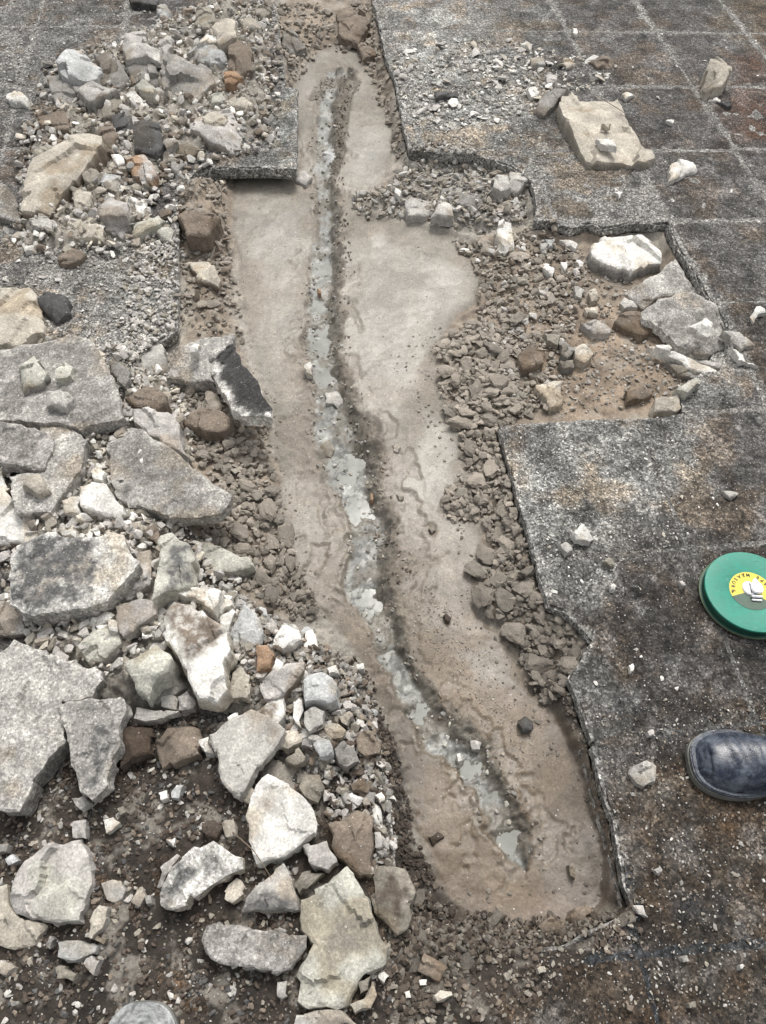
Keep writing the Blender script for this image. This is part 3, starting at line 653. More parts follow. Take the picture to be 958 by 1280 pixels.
S('A','W',2,0,'flat white stone on the dusty paving at left',[(80,910),(120,910),(135,930),(90,935)])
S('A','Y',3,0,'dusty tan three-cornered stone beside the pitted concrete chunk',[(630,545),(690,530),(755,545),(700,585),(640,565)])
S('A','W',2.5,.3,'little white stone left of the rusty orange one',[(415,575),(450,575),(465,600),(440,608)])
S('A','Y',3.5,0,'tan stone between orange stone and long block',[(310,620),(350,615),(370,640),(340,680),(310,660)])
S('A','G',3,0,'grey stone right of the rusty orange one',[(640,600),(665,575),(690,605),(660,640),(640,625)])
S('A','B',3.5,0,'brown tan stone below the cream box',[(215,930),(260,910),(320,940),(290,965),(215,965)])
S('A','G',3,0,'grey speckled block at the top edge between two heaps',[(640,60),(700,60),(740,120),(680,148),(645,120)])
S('A','T',3,0,'pale tan stone left of the trench head at the top edge',[(890,60),(940,55),(965,90),(920,110)])
S('A','T',3,0,'flat brownish stone below the small rusty one',[(835,355),(900,350),(950,375),(940,398),(860,388)])
S('A','T',3,3.5,'flat pinkish tan stone resting on the pitted concrete chunk',[(755,425),(800,408),(852,430),(838,458),(765,455)],zabs=0)
S('A','D',2.5,0,'dark thin strip of tile at the top edge of the frame',[(480,-10),(590,-5),(588,15),(490,8)],st='tile')
S('A','G',3,0,'grey tile corner sticking in at the left frame edge',[(-30,660),(20,690),(55,735),(80,830),(0,812),(-30,800)],st='tile',g=(0,.08))
S('A','N',3,.5,'olive grey stone at the foot of the big speckled block',[(790,345),(840,330),(835,372),(790,380)])
S('A','L',3,0,'pale angular stone resting against the dark cube stone',[(610,520),(655,508),(665,525),(620,545)])
S('A','P',3,0,'grey-pink stone right of the pinkish block',[(440,820),(490,800),(495,850),(450,880),(430,860)])
# -- head of the trench and its right side
S('B','G',4,0,'grey stone at the upper left corner of the trench head',[(95,105),(140,100),(185,155),(130,175),(95,160)],fac=5)
S('B','Y',3.5,0,'yellowish stone at the top left of the trench head',[(0,10),(50,5),(60,35),(20,60),(0,50)])
S('B','B',3.5,0,'thick mud lump overhanging the right side of the trench head',[(380,155),(430,160),(450,200),(400,208)],name='mud_clod',cat='mud clod')
S('B','B',4,0,'wide mud lump right behind the trench head',[(300,30),(400,20),(430,80),(380,140),(320,120)],name='mud_clod',cat='mud clod')
S('B','D',2,0,'dark flat stone among white chips on the upper right slab',[(670,332),(760,334),(755,352),(675,358)])
S('B','G',3.5,-.6,'dark bluish stone in the rubble under the upper right slab',[(750,720),(810,705),(860,745),(830,770),(755,762)])
S('B','L',3.2,-.6,'pale angular stone at the left of the rubble under the slab',[(555,738),(600,725),(665,740),(640,800),(570,790)],fac=5)
S('B','L',3.2,-.6,'pale cracked stone beside the dark bluish one',[(655,800),(690,730),(735,760),(740,800)],fac=5)
S('B','L',5,1,'upright light stone under the edge of the upper right slab',[(890,650),(945,640),(955,690),(920,705),(890,690)])
S('B','W',5,0,'tall pale stone standing in the hole below the slab edge',[(910,820),(958,805),(970,920),(900,930)],g=(0,.3))
S('B','W',2,0,'thin whitish flake right of the narrow mud neck',[(510,700),(545,712),(540,728)])
S('C','T',5,0,'large tan broken tile block with a crack on the upper right slab',[(198,335),(240,322),(265,365),(405,360),(435,420),(480,485),(525,548),(543,578),(508,600),(345,600),(292,598),(225,485),(185,390)],g=(.0,.05),fac=0,side=(  'Y'))
S('C','W',1.4,5,'flat white flake lying on the large tan tile block',[(325,512),(385,518),(400,545),(345,538)],zabs=0,fac=1)
S('C','T',1.2,5,'tiny tan flake lying at the middle of the large tan tile block',[(343,460),(380,458),(368,474)],zabs=0,fac=0)
S('C','T',8,0,'upright cream stone with brownish side standing on the tiles at upper right',[(752,208),(798,197),(836,235),(792,318),(742,338),(726,318)],g=(.05,.35),fac=2,side='T',pc='Y',pp=[(745,215),(775,215),(770,300),(740,345),(715,320)])
S('C','W',2.5,0,'bright white flat stone right of the large tan tile block',[(600,620),(640,590),(690,590),(705,625),(597,665)],fac=3)
S('C','W',1.5,0,'small white chip just above the large tan tile block',[(420,350),(440,338),(468,352),(435,365)])
S('C','G',4.5,0,'long grey stone leaning at the upper left corner of the tan tile block',[(120,345),(165,303),(215,305),(210,330),(130,410),(95,395)],fac=3)
S('C','W',3,0,'small white stone left of the long grey leaning stone',[(65,322),(95,315),(110,345),(80,360)])
S('C','W',1.2,0,'white chip at the foot of the upright cream stone',[(745,367),(790,362),(785,376)])
S('C','D',1.6,0,'flat dark chip right of the white chip by the upright stone',[(775,372),(830,375),(825,392)])
S('C','W',1.6,0,'white chip midway between upright stone and tan tile block',[(585,445),(615,442),(610,458)])
S('C','W',1.6,0,'white chip on the slab below the large tan tile block',[(388,712),(425,715),(412,735)])
S('C','T',2.5,0,'pale tan stone at the right of the white chips, upper right',[(200,210),(240,208),(240,240),(210,245)])
S('C','P',2,0,'pale stone above the long grey leaning stone',[(135,275),(180,280),(170,300),(140,300)])
S('C','W',2,0,'white stone at the upper left of the chip litter on the slab',[(40,155),(85,158),(75,180)])
S('C','L',3,0,'grey rounded stone in the chip litter on the slab',[(75,210),(120,205),(135,235),(80,240)])
S('C','W',2,0,'white chip sitting on the topmost joint of the right paving',[(235,100),(250,98),(248,122),(236,118)])
S('C','B',2,0,'brown flat stone above the large tan tile block',[(300,215),(350,200),(390,215),(385,242),(330,240)])
S('C','L',4,0,'grey stone on the broken slab edge left of the tan block',[(0,615),(25,610),(70,665),(30,700),(-10,690)])
S('C','W',5,1,'big whitish stone in the upper right corner of the hole',[(303,912),(360,872),(500,870),(565,925),(572,968),(520,975),(455,1010),(380,985),(310,950)],g=(0,.1),fac=3,side='G')  # sides greyed: the shade on its near face is painted into their colour
S('C','U',3,0,'small bluish stone at the top of the hole below the slab edge',[(130,885),(165,890),(160,915),(140,920)])
S('C','W',2,0,'thin white stone lying flat below the slab edge in the hole',[(185,887),(255,905),(250,920),(210,915)])
S('C','L',3,0,'grey pebble left of the thin white stone in the hole',[(108,900),(128,905),(138,940),(115,930)])
# -- left middle
S('D','T',6,0,'big cream rough block at the left frame edge, middle',[(-20,85),(90,80),(130,130),(150,260),(60,328),(-20,312)],fac=3)
S('D','D',4,0,'dark grey stone right of the big cream rough block',[(130,142),(180,120),(255,150),(258,208),(200,235),(165,200)],fac=4)
S('D','L',3.5,1.5,'wide slab of tile with dark weathered face at left, stones on it',[(-30,350),(130,325),(285,295),(335,310),(400,400),(440,500),(465,600),(300,640),(-30,600)],st='tile',g=(.01,.03),pc='G')
S('D','N',4.5,4.5,'pale angular stone standing on the wide dark tile slab',[(60,400),(120,357),(175,430),(160,455),(78,492)],fac=4,side='G')
S('D','N',3,4.5,'pale greenish stone right of the angular one on the dark slab',[(200,420),(225,390),(270,400),(262,440),(210,455)])
S('D','L',3.5,4.5,'grey rounded stone at the lower edge of the wide dark slab',[(165,500),(220,490),(270,520),(240,560),(170,545)])
S('D','L',3,4,'small pale stone at the left of the wide dark slab',[(30,480),(60,465),(65,500),(30,505)])
S('D','P',3.5,3,'grey tile piece with pale right edge at the left frame edge',[(-20,610),(130,640),(200,680),(165,785),(150,798),(-20,762)],st='tile',g=(0,.1),pc='G',pp=[(-20,612),(120,640),(145,700),(130,780),(-20,750)])
S('D','L',5,0,'speckled concrete mass below the grey tile piece at left',[(150,630),(250,632),(325,690),(300,800),(225,900),(190,955),(60,958),(30,820),(165,800)],st='tile',side='L')
S('D','W',5.5,1,'white angular stone left of the large pointed tile fragment',[(285,840),(340,830),(395,850),(430,910),(480,945),(400,965),(300,930)],fac=3)
S('D','L',3.2,3.5,'large pointed fragment of dark weathered tile beside the clods',[(400,700),(490,640),(545,655),(670,740),(800,855),(872,890),(828,962),(705,975),(600,958),(440,905),(410,800)],st='tile',g=(.06,.04),pc='G')
S('D','X',3.2,6,'black speckled tile piece tipped up with white broken rim',[(775,385),(868,328),(935,430),(1020,570),(1010,600),(905,598),(865,570),(800,450)],st='tile',g=(.28,-.12),pc='W',pp=[(765,385),(800,380),(850,500),(890,572),(1012,590),(1012,610),(900,612),(850,580),(780,450)],side='W')
S('D','L',3.5,2.5,'grey tile piece with a reddish front side left of the tipped one',[(625,455),(650,370),(760,300),(878,290),(872,328),(780,385),(800,470),(740,468),(640,455)],st='tile',g=(0,.16),side='P')
S('D','B',4.5,1,'tan and brown stone below the reddish sided tile piece',[(462,515),(550,475),(610,500),(620,530),(570,560),(500,550)],fac=4)
S('D','B',5,0,'crumbly brown lump right of the pinkish grey stone',[(680,610),(730,570),(840,575),(870,610),(840,650),(760,650)],name='mud_clod',cat='mud clod',fac=5)
S('D','P',5,.5,'pinkish grey stone with a dark right side above the pointed fragment',[(490,560),(620,570),(650,590),(690,730),(610,690),(500,610)],fac=3)
S('D','L',4,0,'crumbled cement lump between the dark slab and the reddish piece',[(510,330),(600,320),(620,400),(560,450),(500,400)],fac=5)
S('D','T',3,5,'pale tan stone lying on the speckled concrete mass',[(80,820),(150,815),(175,860),(140,880),(80,850)],zabs=.02)
S('D','W',3,2,'small white stone at the tip of the white angular stone',[(335,800),(365,785),(390,800),(385,832),(345,825)])
S('D','W',4,1.5,'white-green slab piece cut by the left frame edge',[(-40,815),(0,812),(42,900),(155,1000),(105,1065),(-40,1062)],fac=2,side='B')
S('D','B',3,0,'half round brownish stone on the dusty left paving',[(210,-10),(300,-10),(285,12),(255,25),(225,18)])
S('D','T',3.5,1,'long tan stone in the clay strip beside the left slab edge',[(700,5),(780,0),(825,78),(815,98),(745,88)],fac=3,side='B')
S('D','W',2,1,'small cream stone at the upper corner of the grey reddish tile piece',[(710,332),(745,320),(740,345),(710,352)],zabs=.03)
S('D','G',4,1,'dark grey crumbling stone at the right end of the wide dark slab',[(400,370),(440,385),(490,430),(465,480),(415,430)],fac=5)
S('D','W',3.5,1,'small white stone below the white angular one',[(230,910),(290,890),(300,958),(240,958)])
# -- hole on the right
S('F','L',2.5,2,'dark weathered tile shard in the lower right corner of the hole',[(495,205),(560,150),(665,130),(760,170),(800,190),(830,300),(820,335),(690,370),(625,330),(560,260),(500,235)],st='tile',g=(-.06,.12),pc='G',side='W')
S('F','L',2.5,0,'grey tile shard left hanging under the notch of the right paving',[(440,130),(560,60),(615,10),(655,70),(710,130),(560,152),(500,195),(450,165)],st='tile',g=(0,.14),pc='G')
S('F','W',1.6,2.2,'long thin pale plate jutting out over the hole',[(515,335),(560,335),(680,385),(785,432),(780,450),(700,428),(580,368)],st='plate',g=(.05,.12))
S('F','G',4,0,'grey stone under the long thin pale plate',[(590,378),(700,425),(750,442),(700,452),(640,440)])
S('F','P',2,1.5,'pale strip of stone right of the long thin plate',[(695,380),(800,400),(798,418),(730,402)])
S('F','W',2,4,'small white bar resting at the left end of the thin plate',[(550,320),(610,335),(602,347),(555,335)],zabs=0)
S('F','W',2,2.5,'white angular stone lying on the dark weathered tile shard',[(675,250),(740,225),(762,250),(745,292)],zabs=.01)
S('F','W',1.8,0,'white elongated chip on the tiles at the right frame edge',[(900,222),(940,180),(955,190),(915,242)])
S('F','W',2,0,'pale pointed piece in the crack right of the tile shard',[(835,330),(880,388),(935,405),(855,388)])
S('F','N',3,1,'greenish flat stone below the long thin pale plate',[(625,485),(700,450),(720,460),(665,505)])
S('F','T',4.5,1.5,'pale cube of stone at the lower right corner of the hole',[(545,530),(630,515),(640,565),(620,580),(545,572)],fac=1)
S('F','T',4,0,'smooth pale stone in the middle of the hole',[(240,350),(280,312),(312,360),(280,400),(243,385)],fac=3)
S('F','B',5,0,'rounded brown stone at the left side of the hole',[(30,370),(80,320),(130,350),(125,400),(50,412)],fac=5)
S('F','T',4.5,0,'pale tan stone with a pointed foot at the lower left of the hole',[(100,470),(165,455),(200,460),(195,550),(150,562),(120,510)],fac=3)
S('F','G',4,0,'slanted grey stone left of the smooth pale one in the hole',[(190,300),(245,340),(215,375),(190,360)])
S('F','P',4,0,'pinkish white stone in the upper middle of the hole',[(265,240),(340,235),(380,255),(375,280),(320,285)],fac=5)
S('F','L',3,.5,'pale wedge at the right side of the hole floor',[(415,165),(430,150),(480,180),(430,190)])
S('F','B',5.5,-1,'large dark brown stone under the tile shard',[(395,230),(450,200),(495,192),(540,270),(490,292)],fac=4)
S('F','T',3,0,'flat tan stone below the top corner of the hole floor',[(280,190),(330,185),(330,210),(290,210)])
S('F','B',4,-.5,'broad brown stone left of the pale cube in the hole',[(435,500),(490,485),(540,500),(500,530),(440,538)],fac=3)
S('F','G',3.5,0,'dark grey stone below the slanted grey one in the hole',[(185,390),(240,380),(240,415),(200,415)])
S('F','Y',3.5,0,'olive stone left of the slanted grey one in the hole',[(130,285),(190,290),(180,330),(140,312)])
S('F','W',3.5,0,'white pebble at the upper left of the hole',[(125,20),(165,40),(160,65),(135,50)])
S('F','W',2.5,0,'small white stone right of the white pebble, top of the hole',[(190,20),(215,30),(205,50)])
S('F','W',2.5,0,'small white stone left of the big whitish one in the hole',[(250,10),(275,25),(262,40)])
S('F','T',3,0,'narrow upright pale stone in the middle upper hole',[(300,125),(322,120),(330,160),(308,165)])
S('F','L',3,0,'pale grey stone left of the narrow upright one in the hole',[(240,110),(280,120),(270,150),(245,140)])
S('F','P',3,0,'pale dusty stone in the upper left part of the hole',[(100,100),(180,150),(160,165),(110,130)])
S('F','L',2,0,'flat pale stone bedded in the paving right of the tile shard',[(800,270),(860,280),(920,328),(870,338)])
S('F','L',1.5,0,'flat grey stone bedded in the light slab below the hole',[(800,872),(860,880),(830,900)])
# -- left lower heap
S('G','W',4.5,2.5,'huge tile fragment with dark face and broad white broken right side',[(35,190),(60,120),(175,70),(300,92),(355,95),(420,68),(465,85),(470,120),(520,180),(490,230),(400,330),(250,360),(120,390),(35,340)],st='tile',g=(.02,.05),pc='D',pp=[(35,190),(60,120),(175,72),(350,105),(370,200),(345,290),(250,345),(120,385),(35,340)],side='L')
S('G','N',5,2,'upright pale stone with a dark speckled face patch',[(600,85),(640,75),(710,120),(725,260),(640,288),(567,322),(590,180)],fac=2,pc='D',pp=[(640,125),(695,120),(722,250),(645,268),(622,190)])
S('G','N',4.5,1,'long pale greenish stone right of the upright patched one',[(705,100),(780,100),(880,150),(930,160),(945,195),(900,210),(740,240),(725,180)],fac=3)
S('G','W',4,1.5,'white stone touching the top of the brown capped block',[(655,295),(700,275),(800,280),(828,295),(815,340),(795,358),(740,325)],fac=3)
S('G','W',6,2,'big wedge block with brown mud cap and white lower half',[(600,370),(640,315),(700,330),(830,420),(860,500),(830,560),(845,655),(800,690),(728,682),(680,560),(610,460)],g=(.03,.08),fac=3,pc='B',pp=[(595,370),(640,305),(700,320),(830,415),(835,470),(760,520),(690,535),(640,480),(600,430)],side='T')
S('G','U',3.5,1,'smooth pale blue-grey pointed stone right of the brown capped block',[(865,430),(905,325),(958,372),(985,440),(945,510),(905,530),(862,490)],fac=3)
S('G','W',3.5,.5,'white stone between brown capped block and blue-grey pointed stone',[(820,392),(870,357),(880,372),(850,445),(825,440)])
S('G','W',3,.5,'small round white stone above the white stone by the capped block',[(810,332),(850,320),(870,345),(830,368)])
S('G','W',3,1,'small white stone above the round white one',[(830,302),(870,312),(860,326)])
S('G','P',3,1.5,'flat pinkish tile chip right of the huge fragment',[(430,350),(520,317),(590,330),(580,380),(460,462),(440,430)],st='plate',g=(0,.05))
S('G','N',4,0,'mossy grey stone below the flat pinkish chip',[(275,512),(350,430),(440,420),(450,490),(400,538),(330,558)],fac=3,side='P')
S('G','W',3,1,'long white stone below the huge tile fragment',[(330,395),(400,370),(428,380),(410,403),(345,415)])
S('G','W',3,1,'narrow white stone right of the long white one',[(405,402),(428,402),(436,442),(412,442)])
S('G','N',6,.5,'pale green block with square faces left of the brown capped block',[(455,560),(530,520),(580,480),(640,540),(630,590),(560,640),(545,680),(500,650)],fac=4)
S('G','G',4,0,'grey shard under the pale green block',[(545,710),(600,630),(670,600),(700,650),(640,690),(560,722)],fac=3,side='L')
S('G','L',2.5,1,'long flat pale shard below the grey shard',[(500,770),(510,730),(600,738),(670,745),(600,768),(545,783)],st='plate')
S('G','L',3,1,'small grey cube at the foot of the grey shard',[(600,692),(640,682),(665,700),(660,738),(605,728)],fac=2)
S('G','P',3,1,'small pinkish cube right of the small grey one',[(665,690),(700,672),(725,692),(720,732),(670,738)],fac=2)
S('G','L',5,1.5,'very large flat concrete slab at the lower left frame edge',[(-30,540),(50,475),(210,532),(378,592),(380,625),(340,690),(225,702),(245,850),(160,960),(72,1118),(-30,1105)],st='tile',g=(.01,.03),side='G')
S('G','L',3.5,3.5,'five-sided tile piece with dark centre and pale rim on the concrete slab',[(212,722),(250,707),(350,698),(470,702),(472,740),(440,878),(410,925),(398,1018),(345,1078),(300,1048),(265,945),(240,810)],st='tile',g=(0,.05),pc='D')
S('G','L',3,2.5,'pale grey four-cornered slab piece, nearly clean, left of the gravel',[(782,830),(850,777),(942,737),(1068,815),(990,930),(930,1005),(893,1072),(850,1035),(815,945)],st='plate',g=(0,.06),side='L',pc=None)
S('G','W',3,1,'small white stone at the left corner of the clean pale slab',[(742,850),(780,837),(798,900),(762,888)])
S('G','W',2.5,2,'small white piece behind the clean pale slab',[(850,768),(890,748),(895,770),(860,788)])
S('G','P',4,0,'pale tan stone at the left frame edge below the white-green slab',[(-20,325),(20,330),(85,390),(80,440),(-20,445)],side='B',fac=2)
S('G','P',3.5,0,'dusty pink slab piece behind the flat pinkish chip',[(520,150),(560,135),(560,270),(500,300),(400,355),(440,290)],fac=3)
S('G','W',3.5,1.5,'white stone at the upper edge of the huge tile fragment',[(200,52),(280,60),(282,92),(230,82)])
S('G','B',4,0,'brown stone between the huge fragment and the upright patched one',[(540,30),(590,50),(590,120),(550,90)])
S('G','T',3.5,0,'tan stone with pale top right of the brown capped block foot',[(870,600),(900,570),(935,610),(930,695),(850,695)],fac=3)
S('G','L',3,0,'small grey stone right of the brown capped block',[(842,540),(880,545),(882,570),(850,582)])
S('G','K',4,0,'dark brown soil lump below the long flat pale shard',[(450,800),(560,800),(560,900),(440,950)],name='mud_clod',cat='mud clod',fac=5)
S('G','B',4,0,'large brown soil lump left of the clean pale slab',[(580,870),(620,800),(740,800),(740,900),(600,945)],name='mud_clod',cat='mud clod',fac=5)
# -- gravel heap beside the trench
S('H','W',4.5,.5,'white lumpy stone at the top of the pale gravel heap',[(70,460),(110,412),(160,432),(170,470),(100,508),(65,490)],fac=5)
S('H','W',4.5,.5,'narrow upright white stone at the top of the gravel heap',[(185,440),(210,432),(230,500),(215,542),(185,542)],fac=3)
S('H','U',5.5,1,'pale bluish cube, the largest stone of the gravel heap',[(177,618),(190,600),(260,600),(303,640),(303,690),(270,708),(182,705)],fac=2,g=(0,.05))
S('H','L',4.5,0,'grey stone below the pale bluish cube',[(180,742),(220,722),(255,740),(250,790),(200,818),(180,790)],fac=4)
S('H','W',4,.5,'narrow white stone left of the grey stone in the gravel heap',[(140,712),(160,697),(178,740),(165,798),(147,780)],fac=3)
S('H','P',5,.5,'long tan stone leaning left of the pale bluish cube',[(10,640),(110,562),(180,552),(180,580),(100,678),(30,688)],fac=3,side='B')
S('H','O',3.5,.5,'round tawny stone left of the long tan one',[(0,495),(40,490),(70,530),(50,580),(0,588)],fac=5)
S('H','W',4,.3,'white stone between tawny round stone and the long tan one',[(60,585),(75,542),(100,560),(90,590),(65,608)])
S('H','W',4,.5,'white stone with brown middle beside the clean pale slab',[(0,740),(60,692),(105,690),(108,750),(70,798),(30,762)],fac=3,pc='B',pp=[(20,750),(60,712),(88,720),(90,755),(60,780)])
S('H','T',4,0,'tan stone in the lower part of the gravel heap',[(255,800),(310,790),(335,810),(320,840),(280,845)])
S('H','U',4,0,'bluish grey stone below the grey stone of the gravel heap',[(215,860),(250,842),(280,860),(290,900),(240,912)],fac=4)
S('H','G',5,0,'dark blue-grey speckled stone low in the gravel heap',[(295,880),(330,852),(370,880),(388,928),(340,955),(310,938)],fac=5)
S('H','L',4,0,'light grey stone above the tan one in the gravel heap',[(310,762),(350,742),(365,760),(340,795)])
S('H','B',4,0,'brown soil-covered stone at the right edge of the gravel heap',[(380,822),(430,812),(468,860),(462,900),(410,912),(380,890)],fac=3)
S('H','T',4,0,'brownish stone left of the narrow white one',[(85,870),(110,812),(170,820),(180,850),(120,882)],fac=4)
S('H','Y',4,0,'olive tan stone below the brownish one',[(110,920),(160,877),(180,930),(150,948)],fac=4)
S('H','W',2.5,.5,'small white cube at the trench side edge of the gravel heap',[(377,567),(403,564),(404,585),(380,585)],fac=0)
S('H','W',3.5,0,'white stone above the pale bluish cube',[(265,580),(300,570),(310,600),(275,600)])
S('H','P',3,0,'little pink stone right of the brownish one',[(180,845),(215,850),(210,880),(172,870)])
S('I','D',3,0,'round dark lump on the mud near the right slab edge',[(30,785),(60,762),(88,780),(82,812),(50,818)],fac=5)
S('I','W',3,0,'pale white-green stone on the light right slab',[(235,72),(275,42),(318,88),(298,105),(250,98)],fac=3)
S('I','L',2,0,'grey stone left below the pale white-green one on the slab',[(190,122),(215,110),(235,140),(215,150)])
S('I','Y',2,0,'tan oval stone on the light right slab',[(355,178),(370,166),(395,190),(380,200)],fac=5)
S('I','W',1.6,0,'round white pebble on the right slab near its broken notch',[(376,272),(388,266),(399,276),(392,288),(380,286)],fac=5)
S('I','P',1.6,0,'pale oval pebble left of the green tape case',[(635,258),(648,252),(660,270),(650,275)],fac=5)
S('I','W',1.6,0,'white chip midway between the slab notch and the tape case',[(445,572),(460,565),(464,588),(450,592)])
S('I','L',1.8,0,'flat grey tan stone left of the rubber boot at right',[(450,975),(468,945),(510,930),(548,950),(543,1005),(500,1025),(475,1012)],fac=1)
S('I','P',1.5,0,'flat cream chip bedded in the right paving below the notch',[(515,820),(535,812),(540,830),(522,835)])
# -- lower left
S('J','P',5,0,'large smooth grey-tan boulder at the lower left',[(25,490),(60,380),(180,275),(290,262),(318,310),(333,430),(288,572),(200,575),(100,562),(50,540)],g=(.02,.06),fac=3,pc='N',pp=[(150,380),(290,370),(320,420),(280,570),(110,560)])
S('J','T',3.5,-.5,'tan flat stone under the left side of the smooth boulder',[(-20,450),(20,430),(30,510),(90,572),(168,588),(130,655),(50,682),(-20,665)],fac=2)
S('J','W',4,.5,'white half-moon tile piece with a dark mossy centre',[(597,470),(640,370),(680,330),(800,268),(835,290),(905,338),(910,375),(800,432),(640,532),(602,515)],st='tile',g=(-.02,.08),pc='D',pp=[(612,450),(672,368),(800,330),(812,370),(705,458),(622,480)],side='T')
S('J','P',3,0,'pale pinkish stone behind the white half-moon tile piece',[(580,440),(600,372),(660,320),(670,328),(640,380),(600,438)],fac=3)
S('J','T',3,0,'cream stone at the right foot of the half-moon tile piece',[(840,462),(885,410),(918,445),(870,503),(840,490)],fac=3)
S(None,'P',3.5,.5,'oblong tile piece with purple-grey top and pale lower side',[(253,1178),(258,1158),(272,1152),(300,1157),(340,1161),(384,1170),(382,1186),(366,1205),(350,1215),(325,1213),(285,1205),(260,1192)],st='tile',pc='G',pp=[(255,1175),(262,1153),(290,1156),(386,1168),(380,1190),(330,1188),(270,1184)],g=(0,.1))
S('J','T',3.5,0,'smooth cream pointed stone right of the boulder',[(327,630),(332,572),(370,510),(403,520),(395,560),(340,636)],fac=3,side='P')
S('J','Y',2.5,0,'olive pebble at the foot of the cream pointed stone',[(350,642),(365,627),(398,640),(384,660)],fac=5)
S('J','U',3,0,'pale bluish flat stone below the boulder',[(215,652),(300,647),(358,666),(350,688),(280,718),(215,708)],fac=1)
S('J','P',2.5,0,'pinkish grey stone right below the bluish flat one',[(310,732),(340,702),(373,720),(345,775)])
S('J','Y',3,0,'olive grey stone below the bluish flat one',[(202,745),(240,740),(283,770),(270,798),(210,788)],fac=4)
S('J','G',2.5,0,'grey elongated stone left of the bluish flat one',[(167,660),(185,627),(203,640),(185,678)])
S('J','L',2.5,0,'pale grey stone right of the boulder in the dark soil',[(377,430),(438,421),(468,460),(425,502)],fac=3)
S('J','L',2.2,0,'triangular grey stone in the dark soil',[(487,498),(530,442),(543,480),(520,518)],fac=2)
S('J','L',2.2,0,'small pale stone at the foot of the triangular one',[(542,478),(565,476),(568,505),(548,508)])
S('J','W',2.5,0,'whitish stone in the middle of the dark soil',[(382,192),(420,180),(448,200),(397,243)],fac=3)
S('J','P',2.2,0,'grey tan stone above the boulder',[(257,210),(322,192),(318,262),(272,258)],fac=2)
S('J','L',3,0,'pale crumbly stone between the two lower left slabs',[(267,112),(310,102),(333,130),(300,156)],fac=5)
S('J','Y',2.2,0,'round grey-brown pebble in the dark soil',[(437,150),(460,142),(470,163),(450,176)],fac=5)
S('J','W',2.4,0,'small white stone in the dark soil, left of two',[(592,92),(625,82),(628,110),(600,118)],fac=4)
S('J','U',2.4,0,'bluish white stone in the dark soil, right of two',[(642,110),(660,62),(688,62),(670,108)],fac=3)
S('J','K',3,0,'dark brown stone above the half-moon tile piece',[(757,202),(800,192),(828,228),(800,258),(757,235)],fac=4)
S('J','L',2.6,0,'grey white stone right of the dark brown one',[(827,200),(870,192),(883,248),(842,255)],fac=5)
S('J','W',2,0,'white crumb above the half-moon tile piece',[(622,266),(655,260),(648,292)])
S('J','T',3,0,'tan stone wedged between the two large white slabs',[(902,102),(938,62),(955,100),(938,128),(912,120)])
S('J','U',2.6,0,'dark bluish cube at the left frame edge',[(14,340),(50,322),(68,345),(30,363)],fac=3)
S('J','G',2.6,0,'grey stone cut by the left frame edge above the boulder',[(-15,285),(30,282),(20,313),(-15,320)])
S('J','L',2.6,0,'pale stone cut by the left frame edge near the bottom',[(-15,722),(0,720),(48,745),(20,772),(-15,765)])
S(None,'W',4,1,'large white seven-sided slab piece with a twig across it',[(313,1000),(319,982),(335,967),(360,979),(380,998),(393,1012),(396,1034),(372,1058),(345,1074),(320,1078),(311,1050)],st='plate',g=(.0,.06),side='W')
S('K','P',4,1,'pinkish white block at the foot of the large white slab piece',[(177,287),(265,270),(303,345),(270,378),(225,368),(198,350)],fac=3)
S('K','Y',3.5,0,'brown crusted stone below the pinkish white block',[(147,440),(180,385),(248,392),(220,422),(162,465)],fac=4)
S(None,'L',4,.5,'grey three-cornered shard left of the long mossy block',[(300,1138),(308,1122),(320,1108),(353,1078),(361,1092),(371,1120),(372,1136),(340,1138)],pc='D',pp=[(300,1145),(308,1118),(340,1112),(368,1128),(372,1142)],fac=2)
S('K','B',4.5,0,'brown earth-covered stone right of the large white slab piece',[(272,205),(330,192),(370,152),(438,172),(438,395),(388,400),(300,325)],fac=3)
S('K','N',5,.5,'long mossy tan block, the largest stone at the bottom',[(167,490),(340,362),(368,390),(400,450),(435,540),(495,670),(488,735),(380,795),(342,890),(192,905),(152,870),(162,740),(218,650),(167,600)],g=(.02,.05),fac=2,pc='Y',pp=[(300,540),(420,560),(440,640),(380,700),(290,720),(250,660)])
S('K','Y',4,0,'olive brown stone right of the long mossy block',[(442,402),(460,362),(558,372),(598,460),(568,598),(530,628),(442,540)],fac=3,pc='K')
S('K','T',3.5,.5,'cream stone at the lower right of the long mossy block',[(352,885),(420,850),(435,797),(453,850),(430,898),(372,915)],fac=3)
S('K','Y',3,.5,'brown-grey stone left of the cream one by the mossy block',[(382,800),(430,777),(420,828),(390,843)])
S('K','L',3,0,'pale speckled stone at the very bottom of the frame',[(150,925),(240,905),(330,918),(380,965),(140,975)],fac=2)
S('K','Y',4,0,'round brown-grey stone at the foot of the gravel heap',[(160,60),(180,22),(240,22),(258,70),(230,122),(180,100)],fac=5)
S('K','B',3.5,0,'tan brown three-cornered stone at the foot of the gravel heap',[(350,60),(410,32),(412,88),(362,80)],fac=3)
S('K','W',3,0,'cream stone below the tan brown three-cornered one',[(337,110),(360,90),(403,110),(385,138)],fac=3)
S('K','W',2,0,'round white pebble in dark soil, larger of two by the trench',[(447,100),(470,90),(482,118),(465,128)],fac=5)
S('K','W',2,0,'triangular white pebble in dark soil near the trench',[(497,112),(515,100),(527,124)])
S('K','L',2.6,0,'grey stone right of the brown earth-covered one',[(442,242),(465,237),(470,293),(447,298)],fac=4)
S('K','W',2,0,'white pebble at the right tip of the long mossy block',[(457,777),(480,762),(496,780),(480,803)],fac=4)
S('K','B',2.8,0,'tan brown stone in the dark soil below the trench end',[(607,760),(630,692),(700,732),(718,745),(690,798),(660,785)],fac=3)
